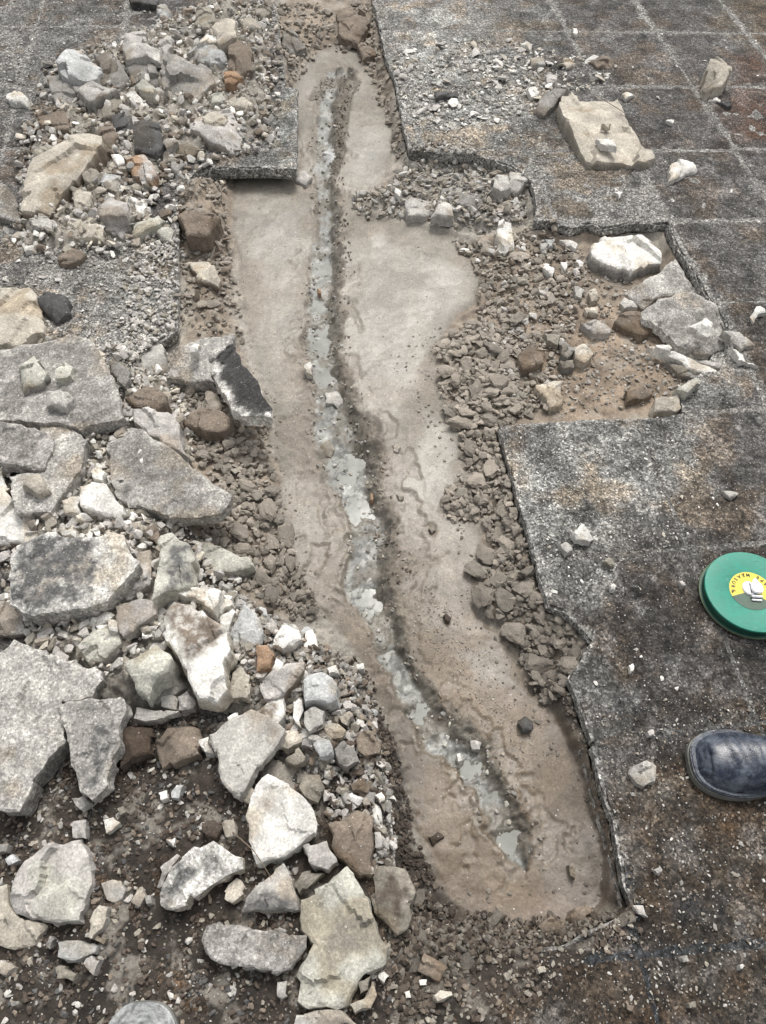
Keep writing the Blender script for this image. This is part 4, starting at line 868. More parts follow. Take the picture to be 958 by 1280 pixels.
S('K','W',1.6,0,'small white cube below the trench end',[(613,792),(641,791),(640,812),(616,812)],fac=0)
S('K','W',1.6,0,'round white pebble at the bottom right of the long mossy block',[(556,838),(575,833),(580,860),(562,861)],fac=5)
S('K','T',2.2,0,'pale tan stone near the bottom edge under the trench end',[(667,850),(690,832),(738,850),(682,873)],fac=3)
S('K','L',2,0,'pale rectangular stone left of the long mossy block',[(80,800),(115,796),(118,853),(80,856)],fac=0)
S('K','K',1,0,'dark brown flat chip lying on the wet mud',[(652,260),(680,238),(706,255),(665,288)],fac=0)
S('L','L',1.8,0,'pale stone on dark paving below the boot at right',[(536,380),(560,364),(572,383),(550,394)],fac=4)
S('L','Y',2,0,'long tan pebble in the mud at the foot of the right slab',[(222,362),(245,372),(245,412),(227,400)],fac=4)
S('L','B',3,0,'brown earth lump in the lower right corner of the trench',[(222,560),(290,512),(318,530),(270,588)],name='mud_clod',cat='mud clod',fac=5)
S('L','B',2.5,0,'rounded mud lump at the lower end of the trench',[(107,590),(150,547),(198,590),(170,618),(122,618)],name='mud_clod',cat='mud clod',fac=5)
S('L','T',1.6,0,'small tan stone left of the wet joint at the bottom',[(102,750),(130,741),(135,763),(110,768)])
S('L','B',1.8,0,'brown stone on the dark paving near the bottom right',[(437,880),(465,890),(452,910),(438,900)],fac=4)
S('L','L',1.6,0,'pale angular stone on dark paving in the bottom right corner',[(645,712),(665,700),(671,723),(652,728)])
S('L','Y',1.8,0,'rounded tan pebble at the bottom edge on dark paving',[(670,882),(695,872),(698,895),(676,898)],fac=5)
S('L','W',1.6,0,'round white pebble on the dark paving at lower right',[(861,736),(871,733),(879,741),(872,750),(862,748)],fac=5)
S('L','P',1.8,0,'pinkish stone at the lower right corner of the trench',[(462,512),(500,512),(518,556),(482,545)],fac=3)
S('H','K',1.6,0,'small dark reddish pebble on the mud right of the crack',[(704,382),(716,378),(733,394),(728,405),(710,400)],fac=5,name='stone')
S('H','Y',1.2,0,'small tan pebble pressed in the mud near the right clods',[(645,60),(660,45),(675,62),(660,78)],fac=5)
S('E','Y',1.2,0,'small tan pebble pressed in the mud, middle of the trench',[(527,885),(548,880),(555,900),(538,910)],fac=5)
S('E','L',1.0,0,'tiny round crusted pebble in the mud right of the widest water',[(512,702),(528,694),(544,710),(534,728),(516,724)],fac=5)
S('E','W',2,.3,'bright white stone on the left bank of the crack',[(180,402),(205,395),(212,440),(190,435)],fac=4)
S('E','L',1.6,-.3,'whitish cluster stone standing in the crack between two puddles',[(258,505),(300,498),(330,530),(310,565),(262,545)],fac=6)
S('E','Y',1.4,-.3,'pale stone between the left bank and the widest water',[(235,700),(275,680),(295,715),(280,745),(245,735)],fac=6)
S('E','O',.8,1.5,'small orange chip at the edge of the widest water',[(430,885),(440,888),(438,912),(428,908)],zabs=-.09)
S('E','O',.8,1.5,'small red-orange chip high on the left bank of the crack',[(228,115),(240,118),(245,138),(232,135)],zabs=-.09)
S('B','U',1.6,-.2,'bluish grey stone lying in the upper part of the crack',[(255,555),(290,545),(300,590),(270,610),(250,590)],fac=5)
S('B','P',2,.2,'pinkish cement lump at the left brink of the crack, near the left tile',[(150,635),(190,632),(212,655),(185,685),(152,672)],fac=5)
S('H','W',1.2,2,'small white pebble at the edge of the lower puddle',[(752,905),(765,900),(772,928),(760,932)],zabs=-.095,fac=5)
S('H','P',1.5,1.5,'pink stone lump at the top of the lower puddle',[(802,855),(825,850),(845,862),(840,885),(812,888)],zabs=-.095,fac=5)
# ------------------------------------------------------------------ loose material: base shapes
def hull_shape(n, flat, seed, boxy=.0):
    r = np.random.default_rng(seed); bm = bmesh.new()
    for k in range(n):
        v = r.normal(size=3); v /= np.linalg.norm(v); v = np.sign(v) * np.abs(v) ** (1 - boxy) * r.uniform(.82, 1.0)
        bm.verts.new(v * np.array((1, r.uniform(.9, 1.05), flat)))
    res = bmesh.ops.convex_hull(bm, input=bm.verts)
    bmesh.ops.delete(bm, geom=[v for v in bm.verts if not v.link_faces], context='VERTS')
    bmesh.ops.triangulate(bm, faces=bm.faces); bmesh.ops.recalc_face_normals(bm, faces=bm.faces)
    bm.verts.index_update(); V = np.array([v.co[:] for v in bm.verts]); F = np.array([[v.index for v in f.verts] for f in bm.faces]); bm.free()
    return V, F
def lump_shape(sub, flat, seed, planes=9, amp=.16):
    r = np.random.default_rng(seed); bm = bmesh.new(); bmesh.ops.create_icosphere(bm, subdivisions=sub, radius=1)
    Nn = r.normal(size=(planes, 3)); Nn /= np.linalg.norm(Nn, axis=1)[:, None]; D = r.uniform(.5, .88, planes)
    for v in bm.verts:
        d = np.array(v.co[:]); d /= np.linalg.norm(d); q = Nn @ d; rr = 1.0
        for a, b in zip(q, D):
            if a > .05: rr = min(rr, b / a)
        o = Vector(d) * 1.9 + Vector((seed * 3.1, 0, seed))
        rr *= 1 + amp * (mnoise.noise(o) + .55 * mnoise.noise(o * 2.7) + .35 * mnoise.noise(o * 6) + .24 * mnoise.noise(o * 13))
        v.co = Vector(d) * rr
        v.co.z *= flat
    bm.verts.index_update(); V = np.array([v.co[:] for v in bm.verts]); F = np.array([[v.index for v in f.verts] for f in bm.faces]); bm.free()
    return V, F
ANG = [hull_shape(random.choice((12, 14, 18)), .55 + .03 * k, 40 + k, .25) for k in range(12)]
FLAK = [hull_shape(13, .28, 70 + k, .2) for k in range(8)]
LUMP = [lump_shape(4, .5, 90 + k, 16, .17) for k in range(14)]
LUMPS = [lump_shape(2, .5, 120 + k, 12, .2) for k in range(10)]
def mesh_of(lib, name, mat, smooth):
    out = []
    for k, (V, F) in enumerate(lib):
        me = mesh_np(name, V, F, mat, np.ones((len(V), 3)), smooth)
        if smooth: me.set_sharp_from_angle(angle=R(26 if 'clod' in name else 20))
        out.append(me)
    return out
ME_STONE = mesh_of([lump_shape(3, .6, 200 + k, 18, .04) for k in range(12)], 'stone', M_SMALL, True)
ME_CHIP = mesh_of(FLAK, 'stone_chip', M_SMALL, False)
ME_CLOD = mesh_of(LUMP, 'mud_clod', M_CLOD, True)
ME_FLAKE = mesh_of([lump_shape(3, .3, 160 + k, 14, .12) for k in range(8)], 'mud_clod', M_CLOD, True)
def rnd_in(poly, z=-.03):
    P = W_(poly, z); lo, hi = P.min(0), P.max(0)
    while True:
        q = rng.uniform(lo, hi)
        if inside(q[0], q[1], P): return q
def on_hand(x, y, grow=0):
    for h in HAND:
        if abs(h[0][0] - x) < .3 and abs(h[0][1] - y) < .3 and inside(x, y, h): return True
    return False
DONE = []   # (x, y, r)
def free(x, y, r, k=.8):
    for a, b, c in DONE:
        if (a - x) ** 2 + (b - y) ** 2 < ((r + c) * k) ** 2: return False
    return True
MADE = []
def scatter_things(n, poly, meshes, name, cat, group, label, size, cols, over=.8, sink=.38, zr=-.03, stretch=1.5, big=1.9, lift=0, avoid=True):
    k = 0; tries = 0; P = W_(poly, zr); lo, hi = P.min(0), P.max(0)
    rad = np.sort(size[0] + (size[1] - size[0]) * rng.uniform(0, 1, n) ** big)[::-1]
    while k < n and tries < n * 60:
        tries += 1; x, y = rng.uniform(lo, hi)
        if not inside(x, y, P) or (avoid and on_hand(x, y)): continue
        r = rad[k]
        if not free(x, y, r, over): continue
        if 'mud_clod' in name and (inside(x, y, PR) or inside(x, y, PL) or inside(x + r * .5, y, PR)): continue
        o = link(name, meshes[int(rng.integers(len(meshes)))])
        s = rng.uniform(1, stretch); o.scale = (r * s, r / s ** .5, r * rng.uniform(.85, 1.15))
        o.rotation_euler = (rng.normal() * .22, rng.normal() * .22, rng.uniform(0, 6.28))
        z = ground(x, y); o.location = (x, y, z + r * (.55 - sink) + lift * rng.uniform(0, 1))
        c = np.array(COL[cols[int(rng.integers(len(cols)))]]) * rng.uniform(.80, 1.18)
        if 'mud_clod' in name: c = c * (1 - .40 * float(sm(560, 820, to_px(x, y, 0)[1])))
        o.color = (*c, 1)
        MADE.append((o, cat, group, label, x, y, r, float(c.mean()))); tag(o, label, cat, group); DONE.append((x, y, r)); k += 1
    if k < n: print('placed', k, 'of', n, label)
    return k
def stuff(name, spec, lib, mat, smooth=False, offpave=False):
    """spec: (count, polygon px, z for px, (r0, r1), power, colours, lift); one mesh of many loose bits"""
    VV, FF, CC = [], [], []; vo = 0
    for n, poly, zr, (r0, r1), pw, cols, lift in spec:
        P = W_(poly, zr); lo, hi = P.min(0), P.max(0)
        Q = rng.uniform(lo, hi, (int(n * 4), 2)); d = sdf(Q[:, 0] + (fbm(Q[:, 0], Q[:, 1], 12, 501, 3) - .5) * .05, Q[:, 1] + (fbm(Q[:, 0], Q[:, 1], 12, 502, 3) - .5) * .05, P)
        keep = (d > 0) & ((not offpave) | ((sdf(Q[:, 0], Q[:, 1], np.array(PR)) < -.002) & (sdf(Q[:, 0], Q[:, 1], np.array(PL)) < -.002))) & (vn(Q[:, 0] * 16, Q[:, 1] * 16, 503) * .8 + .1 < rng.uniform(0, 1, len(Q)) + .35); Q = Q[keep][:n]
        for x, y in Q:
            V, F = lib[int(rng.integers(len(lib)))]
            r = r0 + (r1 - r0) * rng.uniform() ** pw
            e = Matrix.Rotation(rng.uniform(0, 6.28), 3, 'Z') @ Matrix.Rotation(rng.normal() * .45, 3, 'X') @ Matrix.Rotation(rng.normal() * .45, 3, 'Y')
            s = rng.uniform(1, 1.5)
            W = (V * np.array((r * s, r / s ** .5, r))) @ np.array(e).T
            W = W + np.array((x, y, ground(x, y) + r * .22 + lift * rng.uniform()))
            c = np.array(COL[cols[int(rng.integers(len(cols)))]]) * rng.uniform(.8, 1.2)
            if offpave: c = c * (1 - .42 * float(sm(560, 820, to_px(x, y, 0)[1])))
            VV.append(W); FF.append(F + vo); CC.append(np.tile(c, (len(V), 1))); vo += len(V)
    me = mesh_np(name, np.vstack(VV), np.vstack(FF), mat, np.clip(np.vstack(CC), .01, .9), smooth)
    if smooth: me.set_sharp_from_angle(angle=R(35))
    o = link(name, me); return o
# -- zones
Z_HEAP1 = [(60,70),(150,45),(235,10),(300,0),(345,-5),(352,60),(350,108),(350,180),(300,192),(270,200),(285,215),(240,225),(212,290),(150,320),(60,320),(0,300),(30,240),(20,180)]
Z_HEAP2 = [(0,430),(60,425),(140,430),(225,470),(240,560),(245,650),(300,700),(300,740),(240,800),(130,860),(40,820),(0,800)]
Z_GRAV = [(235,735),(300,730),(360,765),(430,805),(470,860),(492,960),(500,1040),(490,1090),(440,1060),(400,970),(350,900),(280,880),(240,830)]
Z_CLR = [(548,430),(600,402),(645,440),(655,530),(622,538),(638,600),(660,690),(685,762),(728,785),(712,862),(690,880),(660,850),(640,800),(604,768),(592,720),(608,690),(606,650),(562,645),(552,625),(590,595),(575,555),(555,500)]
Z_CLL = [(232,470),(330,500),(338,560),(350,640),(366,700),(398,762),(400,775),(340,760),(270,700),(244,660),(285,625),(245,570)]
Z_STRIP = [(226,225),(280,222),(286,290),(298,360),(308,420),(250,425),(226,408)]
Z_HOLEL = [(560,290),(600,300),(660,285),(700,300),(735,345),(720,400),(690,470),(700,515),(640,522),(600,430),(600,340)]
Z_HOLER = [(700,300),(740,320),(800,360),(850,420),(860,500),(700,520),(690,470),(735,400)]
Z_UP = [(505,196),(560,198),(650,228),(664,280),(600,288),(520,266),(445,262),(440,240),(488,232)]
Z_HEADL = [(345,5),(400,5),(440,55),(400,60),(366,105),(355,108),(340,60)]
Z_HEADR = [(440,5),(470,10),(484,78),(510,188),(492,200),(492,160),(470,110),(450,60)]
Z_END = [(505,1095),(560,1135),(660,1160),(760,1140),(772,1105),(792,1135),(700,1185),(620,1215),(500,1275)]
Z_RD = [(670,850),(712,860),(740,930),(770,1060),(778,1120),(762,1090),(742,980),(715,900)]
Z_BANK = [(440,815),(468,850),(500,930),(522,1030),(560,1110),(510,1110),(490,1000),(465,900)]
Z_LL = [(0,1000),(120,900),(260,900),(320,980),(380,1060),(370,1140),(480,1200),(500,1280),(0,1280)]
Z_CHIPR = [(492,70),(560,50),(640,50),(700,66),(770,80),(760,105),(690,130),(640,150),(560,165),(505,150)]
# -- clods, each its own object (the largest ones)
g = 'mud clods dug out of the trench'
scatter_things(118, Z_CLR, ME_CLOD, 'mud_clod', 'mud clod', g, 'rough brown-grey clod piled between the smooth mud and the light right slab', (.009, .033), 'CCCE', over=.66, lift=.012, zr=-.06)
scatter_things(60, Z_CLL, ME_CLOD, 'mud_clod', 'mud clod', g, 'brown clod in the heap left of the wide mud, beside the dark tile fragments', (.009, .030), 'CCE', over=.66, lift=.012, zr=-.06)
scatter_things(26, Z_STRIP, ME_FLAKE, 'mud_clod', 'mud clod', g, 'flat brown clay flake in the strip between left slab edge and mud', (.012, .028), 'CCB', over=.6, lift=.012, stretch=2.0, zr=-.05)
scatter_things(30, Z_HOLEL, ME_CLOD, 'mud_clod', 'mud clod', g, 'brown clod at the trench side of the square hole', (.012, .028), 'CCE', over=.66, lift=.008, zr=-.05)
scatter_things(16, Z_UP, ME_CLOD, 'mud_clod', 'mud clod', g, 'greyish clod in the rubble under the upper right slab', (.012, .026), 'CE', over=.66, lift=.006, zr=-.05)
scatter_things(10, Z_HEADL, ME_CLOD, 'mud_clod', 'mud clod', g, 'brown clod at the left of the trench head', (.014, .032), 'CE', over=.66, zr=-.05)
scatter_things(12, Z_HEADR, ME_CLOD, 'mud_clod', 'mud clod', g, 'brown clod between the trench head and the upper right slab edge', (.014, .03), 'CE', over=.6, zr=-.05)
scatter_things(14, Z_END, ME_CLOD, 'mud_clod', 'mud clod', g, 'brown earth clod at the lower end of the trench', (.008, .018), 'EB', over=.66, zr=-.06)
# -- middling stones, each its own object
g = 'small stones filling the heaps'
scatter_things(26, Z_HEAP1, ME_STONE, 'stone', 'stone', g, 'small dusty stone filling a gap of the upper left heap', (.012, .026), 'LPGTLY', over=.8, zr=.01, lift=.01)
scatter_things(16, Z_HEAP2, ME_STONE, 'stone', 'stone', g, 'small pale stone between the big tile fragments of the left heap', (.010, .022), 'LPWTG', over=.8, zr=.01, lift=.01)
scatter_things(20, Z_GRAV, ME_STONE, 'stone', 'stone', g, 'small grey stone of the gravel heap beside the lower mud', (.009, .018), 'LWGPU', over=.8, zr=.01, lift=.006)
scatter_things(16, Z_HOLEL, ME_STONE, 'stone', 'stone', g, 'small pale stone among the clods of the square hole', (.008, .017), 'LWPG', over=.8, zr=-.05, lift=.01)
scatter_things(8, Z_UP, ME_STONE, 'stone', 'stone', g, 'small grey stone in the rubble under the upper right slab', (.010, .02), 'LGU', over=.8, zr=-.05, lift=.01)
g = 'pale chips strewn on the paving'
scatter_things(85, Z_CHIPR, ME_CHIP, 'stone_chip', 'stone chip', g, 'pale chip in the litter on the upper right slab, left of the tan block', (.006, .025), 'WWLTP', over=.8, zr=0, big=1.9, sink=.2)
scatter_things(20, [(720,60),(950,20),(955,260),(850,270),(730,100)], ME_CHIP, 'stone_chip', 'stone chip', g, 'tiny pale chip on the dark tiles at the upper right', (.004, .009), 'WWL', zr=0, big=2, sink=.2)
scatter_things(34, [(650,560),(860,540),(880,700),(760,760),(870,860),(740,880),(740,800),(690,740)], ME_CHIP, 'stone_chip', 'stone chip', g, 'tiny pale chip on the light right slab', (.0028, .0065), 'WWLT', zr=0, big=2, sink=.2)
scatter_things(26, [(800,900),(860,1020),(950,1030),(955,1270),(700,1270),(820,1120),(780,1000)], ME_CHIP, 'stone_chip', 'stone chip', g, 'tiny pale chip on the dark lower right paving', (.0025, .0055), 'LYPG', zr=0, big=2, sink=.2)
scatter_things(60, Z_LL, ME_CHIP, 'stone_chip', 'stone chip', g, 'tiny pale chip in the dark soil at the lower left', (.003, .008), 'LLPYTG', zr=0, big=2, sink=.2)
scatter_things(30, [(0,310),(100,320),(215,300),(222,400),(150,440),(60,420),(0,420)], ME_CHIP, 'stone_chip', 'stone chip', g, 'small grey chip on the dusty left paving', (.004, .012), 'LLGW', zr=0, big=2, sink=.2)
scatter_things(22, [(0,60),(90,20),(200,0),(230,0),(60,70),(40,200),(0,210)], ME_CHIP, 'stone_chip', 'stone chip', g, 'small grey chip on the dark tiles at the upper left', (.004, .010), 'LLGW', zr=0, big=2, sink=.2)
# labels: size, tone and the landmark each lies nearest to
MARKS = {Z: M for Z, M in (
 ('rough brown-grey clod piled between the smooth mud and the light right slab', [(560,460,'below the big bulge of smooth mud'),(640,470,'at the upper corner of the light right slab'),(585,580,'along the narrowing right edge of the mud'),(630,620,'against the upper side edge of the light slab'),(640,700,'against the middle side edge of the light slab'),(715,790,'inside the broken notch of the light slab'),(690,850,'just below the notch of the light slab'),(570,635,'on the smooth mud, left of the clod bank')]),
 ('brown clod in the heap left of the wide mud, beside the dark tile fragments', [(300,510,'beside the tipped black tile piece'),(260,620,'at the tip of the large pointed fragment'),(330,600,'left of the widest water'),(330,690,'between mud and the long greenish stone'),(380,750,'above the pale gravel heap')]),
 ('flat brown clay flake in the strip between left slab edge and mud', [(250,240,'at the upper end of the left clay strip'),(250,300,'beside the long tan stone of the clay strip'),(260,350,'in the middle of the left clay strip'),(260,400,'at the lower end of the left clay strip')]),
 ('brown clod at the trench side of the square hole', [(620,320,'in the upper mouth of the square hole'),(640,400,'left of the rounded brown stone of the hole'),(660,500,'by the light slab corner in the hole'),(690,350,'left of the pinkish white stone of the hole')]),
 ('greyish clod in the rubble under the upper right slab', [(460,250,'at the left end of the rubble tongue'),(530,220,'behind the cracked stones under the slab'),(630,260,'right end of the rubble under the slab')]),
 ('brown earth clod at the lower end of the trench', [(520,1150,'lower left of the trench end'),(620,1190,'right below the trench end'),(730,1150,'in the lower right trench corner')]),
 ('brown clod between the trench head and the upper right slab edge', [(450,40,'behind the right side of the trench head'),(485,100,'beside the upper side edge of the far slab'),(500,180,'at the lower corner of the far slab edge')]),
 ('brown clod at the left of the trench head', [(360,30,'at the top, left of the trench head'),(370,85,'at the left shoulder of the trench head'),(410,30,'above the trench head')]),
 ('tiny pale chip in the dark soil at the lower left', [(60,980,'below the very large concrete slab'),(180,980,'left of the white seven-sided piece'),(60,1100,'by the large smooth boulder'),(200,1080,'above the half-moon tile piece'),(180,1190,'above the boot toe, in dark soil'),(330,1240,'below the oblong tile piece'),(450,1230,'right of the long mossy block'),(300,950,'below the clean pale slab piece')]),
 ('pale chip in the litter on the upper right slab, left of the tan block', [(520,80,'near the corner of the upper right slab'),(540,150,'near the side edge of the upper right slab'),(600,110,'beside the dark flat stone of the litter'),(680,80,'above the long grey leaning stone'),(650,130,'left of the long grey leaning stone'),(740,90,'above the large tan tile block')]),
 ('tiny pale chip on the light right slab', [(680,580,'near the upper corner of the light right slab'),(820,570,'below the pale cube of the hole'),(720,660,'around the white-green stone of the slab'),(850,700,'left of the tape case'),(770,820,'right of the notch of the slab')]),
 ('tiny pale chip on the dark lower right paving', [(820,940,'beside the flat grey tan stone'),(900,1050,'below the boot at right'),(820,1060,'near the slab edge, dark lower paving'),(750,1230,'below the dark wet joint'),(900,1220,'in the bottom right corner')]),
 ('tiny pale chip on the dark tiles at the upper right', [(760,60,'on the topmost dark tiles'),(880,60,'above the upright cream stone'),(920,170,'below the upright cream stone'),(860,230,'below the bright white flat stone')]),
 ('small dusty stone filling a gap of the upper left heap', [(80,90,'near the bluish slab, upper left heap'),(210,30,'at the top of the upper left heap'),(310,60,'beside the trench head, upper left heap'),(230,170,'around the speckled block, upper left heap'),(80,210,'near the long tan block'),(180,280,'by the greenish wedge, upper left heap')]),
 ('small grey stone of the gravel heap beside the lower mud', [(330,770,'at the top of the gravel heap'),(400,820,'at the mud side of the gravel heap'),(330,870,'around the pale bluish cube'),(440,920,'low in the gravel heap'),(470,1030,'at the foot of the gravel heap')]),
 ('small pale stone between the big tile fragments of the left heap', [(80,480,'below the wide dark tile slab'),(200,480,'near the pinkish grey stone of the left heap'),(60,620,'near the white angular stone of the left heap'),(200,700,'right of the huge tile fragment'),(100,820,'above the very large concrete slab')]),
 ('small pale stone among the clods of the square hole', [(620,310,'in the upper mouth of the square hole'),(660,400,'beside the rounded brown stone of the hole'),(660,490,'by the pointed-foot stone of the hole'),(700,340,'below the thin white stone of the hole')]),
 ('small grey chip on the dusty left paving', [(40,340,'near the cream rough block, left paving'),(170,330,'by the left slab edge, dusty paving'),(120,410,'above the wide dark tile slab')]),
 ('small grey chip on the dark tiles at the upper left', [(40,50,'on the topmost tiles at left'),(150,20,'above the upper left heap'),(40,150,'around the lone white stone at left')]))}
def relabel():
    zones = {}
    for rec in MADE: zones.setdefault(rec[3], []).append(rec)
    for lab, recs in zones.items():
        if lab not in MARKS: continue
        cells = {}
        for rec in recs:
            px, py = to_px(rec[4], rec[5], 0); mk = min(MARKS[lab], key=lambda m: (m[0] - px) ** 2 + (m[1] - py) ** 2); cells.setdefault(mk[2], []).append((rec, px, py))
        for place, items in cells.items():
            items.sort(key=lambda t: -t[0][6]); tone = sorted(t[0][7] for t in items)[len(items) // 2]; n = len(items)
            kind = items[0][0][1] if 'flake' not in lab else 'clay flake'
            xs, ys = [t[1] for t in items], [t[2] for t in items]; pools = {}
            for i, (rec, px, py) in enumerate(items):
                t = 'paler' if rec[7] >= tone else 'darker'
                if n == 1: s_ = 'lone ' + t + ' ' + kind
                elif px == min(xs): s_ = 'leftmost ' + t + ' ' + kind
                elif px == max(xs): s_ = 'rightmost ' + t + ' ' + kind
                elif py == min(ys): s_ = 'farthest ' + t + ' ' + kind
                elif py == max(ys): s_ = 'nearest ' + t + ' ' + kind
                elif i == 0: s_ = 'largest ' + kind
                elif i < 6: s_ = ('', 'second', 'third', 'fourth', 'fifth', 'sixth')[i] + ' largest ' + t + ' ' + kind
                elif i == n - 1: s_ = 'smallest ' + kind
                elif i > n - 4: s_ = {n - 2: 'second', n - 3: 'third'}[i] + ' smallest ' + t + ' ' + kind
                else: s_ = ('larger ' if i < n / 2 else 'smaller ') + t + ' ' + kind
                rec[0]['label'] = s_ + ' ' + place
relabel()
print('things', len(sc.objects))
# -- what nobody could count
ZM = [(480,440),(560,400),(620,520),(640,620),(650,700),(650,800),(700,880),(760,1000),(790,1140),(700,1180),(560,1140),(560,1110),(700,1110),(740,1080),(700,960),(650,900),(600,820),(560,740),(560,600),(520,500)]
ZM2 = [(300,440),(345,500),(370,600),(380,700),(430,780),(400,800),(330,700),(320,560)]
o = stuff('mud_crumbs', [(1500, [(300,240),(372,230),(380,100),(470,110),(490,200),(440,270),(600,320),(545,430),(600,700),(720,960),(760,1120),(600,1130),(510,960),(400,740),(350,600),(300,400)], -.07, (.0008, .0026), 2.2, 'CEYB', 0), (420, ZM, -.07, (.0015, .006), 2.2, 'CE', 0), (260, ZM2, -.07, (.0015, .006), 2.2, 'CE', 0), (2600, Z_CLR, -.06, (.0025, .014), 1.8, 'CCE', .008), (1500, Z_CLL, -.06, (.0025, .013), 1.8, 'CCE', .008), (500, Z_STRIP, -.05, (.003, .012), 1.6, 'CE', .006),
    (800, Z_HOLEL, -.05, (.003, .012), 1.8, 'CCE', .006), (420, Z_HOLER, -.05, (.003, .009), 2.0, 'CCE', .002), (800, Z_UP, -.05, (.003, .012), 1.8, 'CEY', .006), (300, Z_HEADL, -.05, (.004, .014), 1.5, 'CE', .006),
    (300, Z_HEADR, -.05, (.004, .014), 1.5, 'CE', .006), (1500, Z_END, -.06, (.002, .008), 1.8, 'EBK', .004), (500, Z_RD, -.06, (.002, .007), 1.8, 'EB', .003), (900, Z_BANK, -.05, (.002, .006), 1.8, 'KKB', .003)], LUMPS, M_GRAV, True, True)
tag(o, 'brown crumbs of dried mud lying between the clods', 'mud crumbs', kind='stuff')
D1 = [(0,300),(100,310),(222,290),(222,410),(180,440),(60,420),(0,430)]
o = stuff('fine_rubble', [(3400, Z_HEAP1, .01, (.003, .017), 2.0, 'LPYGTLWBC', .014), (3600, Z_HEAP2, .01, (.003, .015), 2.0, 'LPTLWPCY', .014), (2300, Z_GRAV, .01, (.0025, .011), 2.0, 'LYGPEKGB', .008),
    (900, D1, 0, (.0015, .006), 2.6, 'LYGP', .001), (900, [(480,1130),(640,1170),(790,1130),(800,1160),(700,1230),(620,1290),(480,1290)], 0, (.0015,.007), 2.2, 'KKBYE', .002), (900, Z_UP, -.05, (.003, .014), 2, 'LGYLC', .012), (700, Z_HOLEL, -.05, (.003, .013), 1.8, 'LCYECB', .012), (300, Z_HOLER, -.05, (.002, .008), 2.2, 'LPY', .003),
    (1500, Z_CHIPR, 0, (.002, .010), 2.2, 'LLWGTW', .001), (3800, Z_LL, 0, (.0012, .0065), 2.4, 'KKYLBKKD', .002), (800, [(160,300),(225,290),(222,412),(215,480),(150,450)], 0, (.003,.011), 2, 'LLPY', .004),
    (900, [(640,530),(860,520),(900,640),(760,760),(690,740),(660,640)], 0, (.0012,.0035), 2.4, 'LWG', 0), (1100, [(740,880),(955,860),(955,1270),(560,1270),(790,1140),(760,960)], 0, (.0012,.0035), 2.4, 'KYLB', 0),
    (700, [(500,150),(660,150),(700,200),(660,270),(560,190)], 0, (.0015,.006), 2.4, 'LLG', 0), (450, [(0,0),(230,0),(60,70),(0,200)], 0, (.002,.006), 2.2, 'LG', 0)], ANG[:8] + FLAK[:3], M_GRAV)
tag(o, 'fine grey grit and chippings spread over heaps and paving', 'rubble', kind='stuff')
chz = [(c[0] - c[2], c[1]) for c in CH] + [(c[0] + c[2], c[1]) for c in CH[::-1]]
rbz = [(c[0] + c[2] * .35, c[1]) for c in CH] + [(c[0] + c[2] * 1.45 + 3, c[1]) for c in CH[::-1]]
hkz = [(c[0] - c[2] - 2, c[1]) for c in CH2] + [(c[0] + c[2] + 1, c[1] + 3) for c in CH2[::-1]]
lbz = [(c[0] - c[2] * 1.35 - 2, c[1]) for c in CH] + [(c[0] - c[2] * .75, c[1]) for c in CH[::-1]]
def soil_ground(x, y): return soil(x, y)
_gr = ground; ground = soil_ground
o = stuff('crack_grit', [(800, chz, ZF, (.0016, .007), 2.4, 'LNGYGE', .001), (2300, rbz, ZF, (.0010, .0055), 2.0, 'YEBYKGBKE', .003), (1500, lbz, ZF, (.0012, .0055), 2.0, 'YEGCYE', .001), (500, hkz, ZF, (.0012, .005), 2.0, 'YEBKY', .001), (700, [(505,700),(560,760),(640,880),(690,960),(640,960),(570,870),(500,760)], ZF, (.0010, .003), 2.0, 'YEBC', 0)], ANG[:6] + LUMPS[:4], M_GRAV)
tag(o, 'washed grit and small stones lining the wet crack', 'grit', kind='stuff'); ground = _gr
